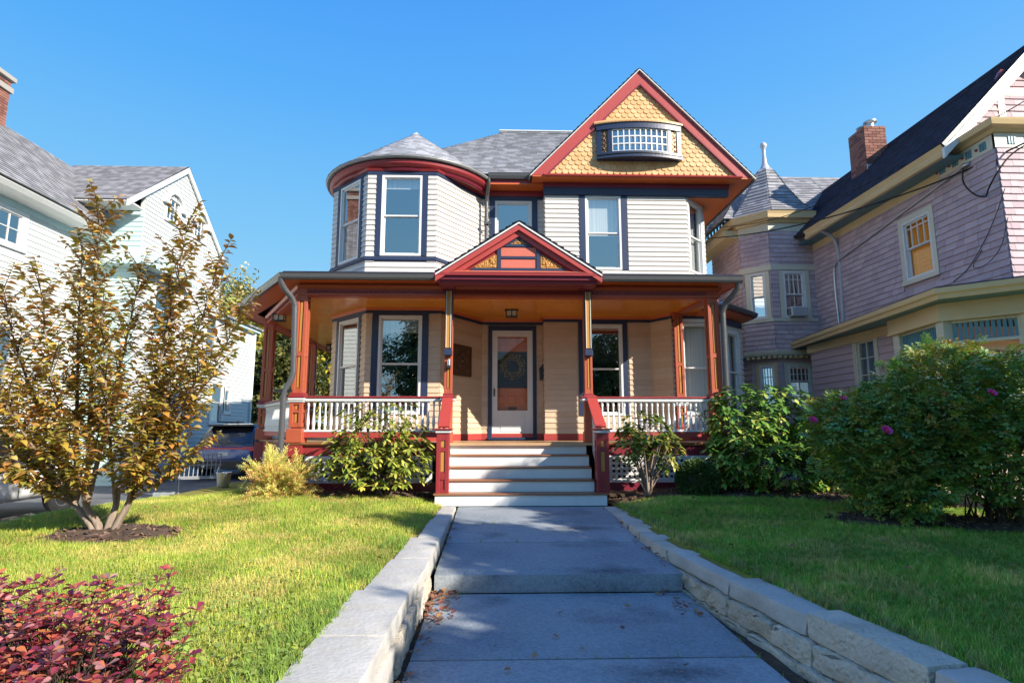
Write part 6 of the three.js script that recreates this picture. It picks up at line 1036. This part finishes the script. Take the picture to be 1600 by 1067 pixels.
{
  const r = RNG(301), blade = (h, w, bend, a, x, z) => { const c = Math.cos(a), s = Math.sin(a), q = (t, k) => [x + c * bend * h * t * t + s * w * k * (1 - t * .8), h * t * (1 - .18 * t * bend), z + s * bend * h * t * t - c * w * k * (1 - t * .8)]; return [[q(0, -1), q(0, 1), q(.55, 1)], [q(0, -1), q(.55, 1), q(.55, -1)], [q(.55, -1), q(.55, 1), q(1, 0)]]; };
  const tuft = (n, h, sp) => { const l = []; for (let i = 0; i < n; i++) l.push(...blade(rr(.6, 1.15, r) * h, rr(.0017, .003, r), rr(.2, 1.3, r), r() * 6.283, rr(-sp, sp, r), rr(-sp, sp, r))); return nrm(tri(l)); };
  const cols = [[.26, .37, .035], [.32, .41, .04], [.40, .43, .055], [.17, .29, .03]], straw = [.58, .48, .13], colsR = [[.18, .38, .03], [.23, .41, .035], [.32, .41, .05], [.12, .30, .03]], side = { l: [], r: [] };
  const put = (x, z, s) => {
    const L = x < .5; if (L) { if (x > -.625 - leftDepth(z) - .03 * vn(z * 9, 1, 512, 3)) return; } if (!L && x < wallX(z) + .25) return;
    if (inBed(x, z) && r() < .97) return;
    const d = fbm((x + 60) / 5, (z + 60) / 5, 8, 3, 7), e = vn(x * 1.9, z * 1.9, 512, 8), st = Math.min(.5, d > .5 ? (d - .5) * 3 : 0) + .12 + (L ? .08 : 0), c = r() < st ? straw : (L ? cols : colsR)[Math.floor(r() * 4)];
    const b = .72 + .55 * e; side[L ? 'l' : 'r'].push({ m: new THREE.Matrix4().makeRotationY(r() * 6.283).scale(new THREE.Vector3(s, s * rr(.6, 1.25, r) * (.75 + .5 * e), s)).setPosition(x, lawnY(x, z) - .004, z), c: vary(c, .4, r).map((v) => v * b) });
  };
  const area = (x0, x1, n, zf) => { for (let i = 0; i < n; i++) { const z = zf(), x = rr(x0, x1, r); put(x, z, 1); } };
  const near = () => -2.3 - r() ** 1.5 * 4.2, far = () => rr(-11.0, -5.5, r);
  area(-4.6, -.85, 26000, near); area(-8.0, -.85, 36000, far); area(2.0, 5.2, 20000, near); area(2.0, 8.2, 30000, far);
  const m = MS([1, 1, 1], { roughness: .75, side: THREE.DoubleSide });
  tag(inst('grass', tuft(9, .06, .03), m, side.l, null), 'sunlit yellow green grass of the left lawn', 'grass'); tag(inst('grass', tuft(9, .06, .03), m, side.r, null), 'shaded dark green grass of the right lawn', 'grass');
  // broad-leaved weeds and clover in the near left lawn, long tufts beside the wall
  const cw = []; for (let i = 0; i < 6500; i++) { const x = rr(-3.2, -1.07, r), z = -2.3 - r() ** 1.3 * 4.6; if (vn(x * 2.3, z * 2.3, 512, 12) < .38 + .3 * r() + .12 * Math.max(0, -3.4 - z)) continue; if (x > -.64 - leftDepth(z)) continue; cw.push({ m: leafMat([x, lawnY(x, z) + rr(.02, .05, r), z], [rr(-1, 1, r), rr(-.1, .4, r), rr(-1, 1, r)], rr(-.5, .5, r), rr(.5, 1.3, r)), c: vary([.30, .38, .06], .4, r) }); }
  tag(inst('clover', leafGeo(.03, .026, .1, .1, { stations: [[0, .2], [.4, 1], [.8, .9], [1, .2]] }), leafM(1, 1, 1), cw, null), 'small round clover leaves in the lawn beside the left wall', 'clover');
  const lg = []; for (let i = 0; i < 420; i++) { const k = Math.floor(r() * 6), z = [-3.0, -3.9, -4.3, -5.2, -6.5, -3.4][k] + rr(-.25, .25, r), x = -.595 - leftDepth(z) - r() * .24; lg.push({ m: new THREE.Matrix4().makeRotationY(r() * 6.283).scale(new THREE.Vector3(1.2, rr(.9, 1.9, r), 1.2)).setPosition(x, lawnY(x, z), z), c: vary([.20, .31, .04], .4, r) }); }
  for (let i = 0; i < 70; i++) { const w = i % 3, z = w ? rr(-9.6, -2.6, r) : [-4.27, -5.86, -7.25, -8.37][i % 4] + rr(-.01, .01, r), x = w ? (w === 1 ? -.585 + r() * .02 : 1.80 + r() * .06) : rr(-.5, 1.75, r); lg.push({ m: new THREE.Matrix4().makeRotationY(r() * 6.283).scale(new THREE.Vector3(.6, rr(.3, .9, r), .6)).setPosition(x, z < -5.9 ? upperY(z) - .005 : .125, z), c: vary([.2, .3, .05], .4, r) }); }
  for (let i = 0; i < 300; i++) { const z = rr(-9.6, -2.6, r), x = wallX(z) + .26 + r() * .12; lg.push({ m: new THREE.Matrix4().makeRotationY(r() * 6.283).scale(new THREE.Vector3(1, rr(1.0, 1.9, r), 1)).setPosition(x, lawnY(x, z), z), c: vary(r() < .5 ? [.34, .27, .12] : [.12, .2, .04], .4, r) }); }
  tag(inst('long_grass', tuft(8, .065, .022), m, lg, null), 'longer grass tufts along the tops of the stone walls', 'grass');
}

renderer.render(scene, camera);
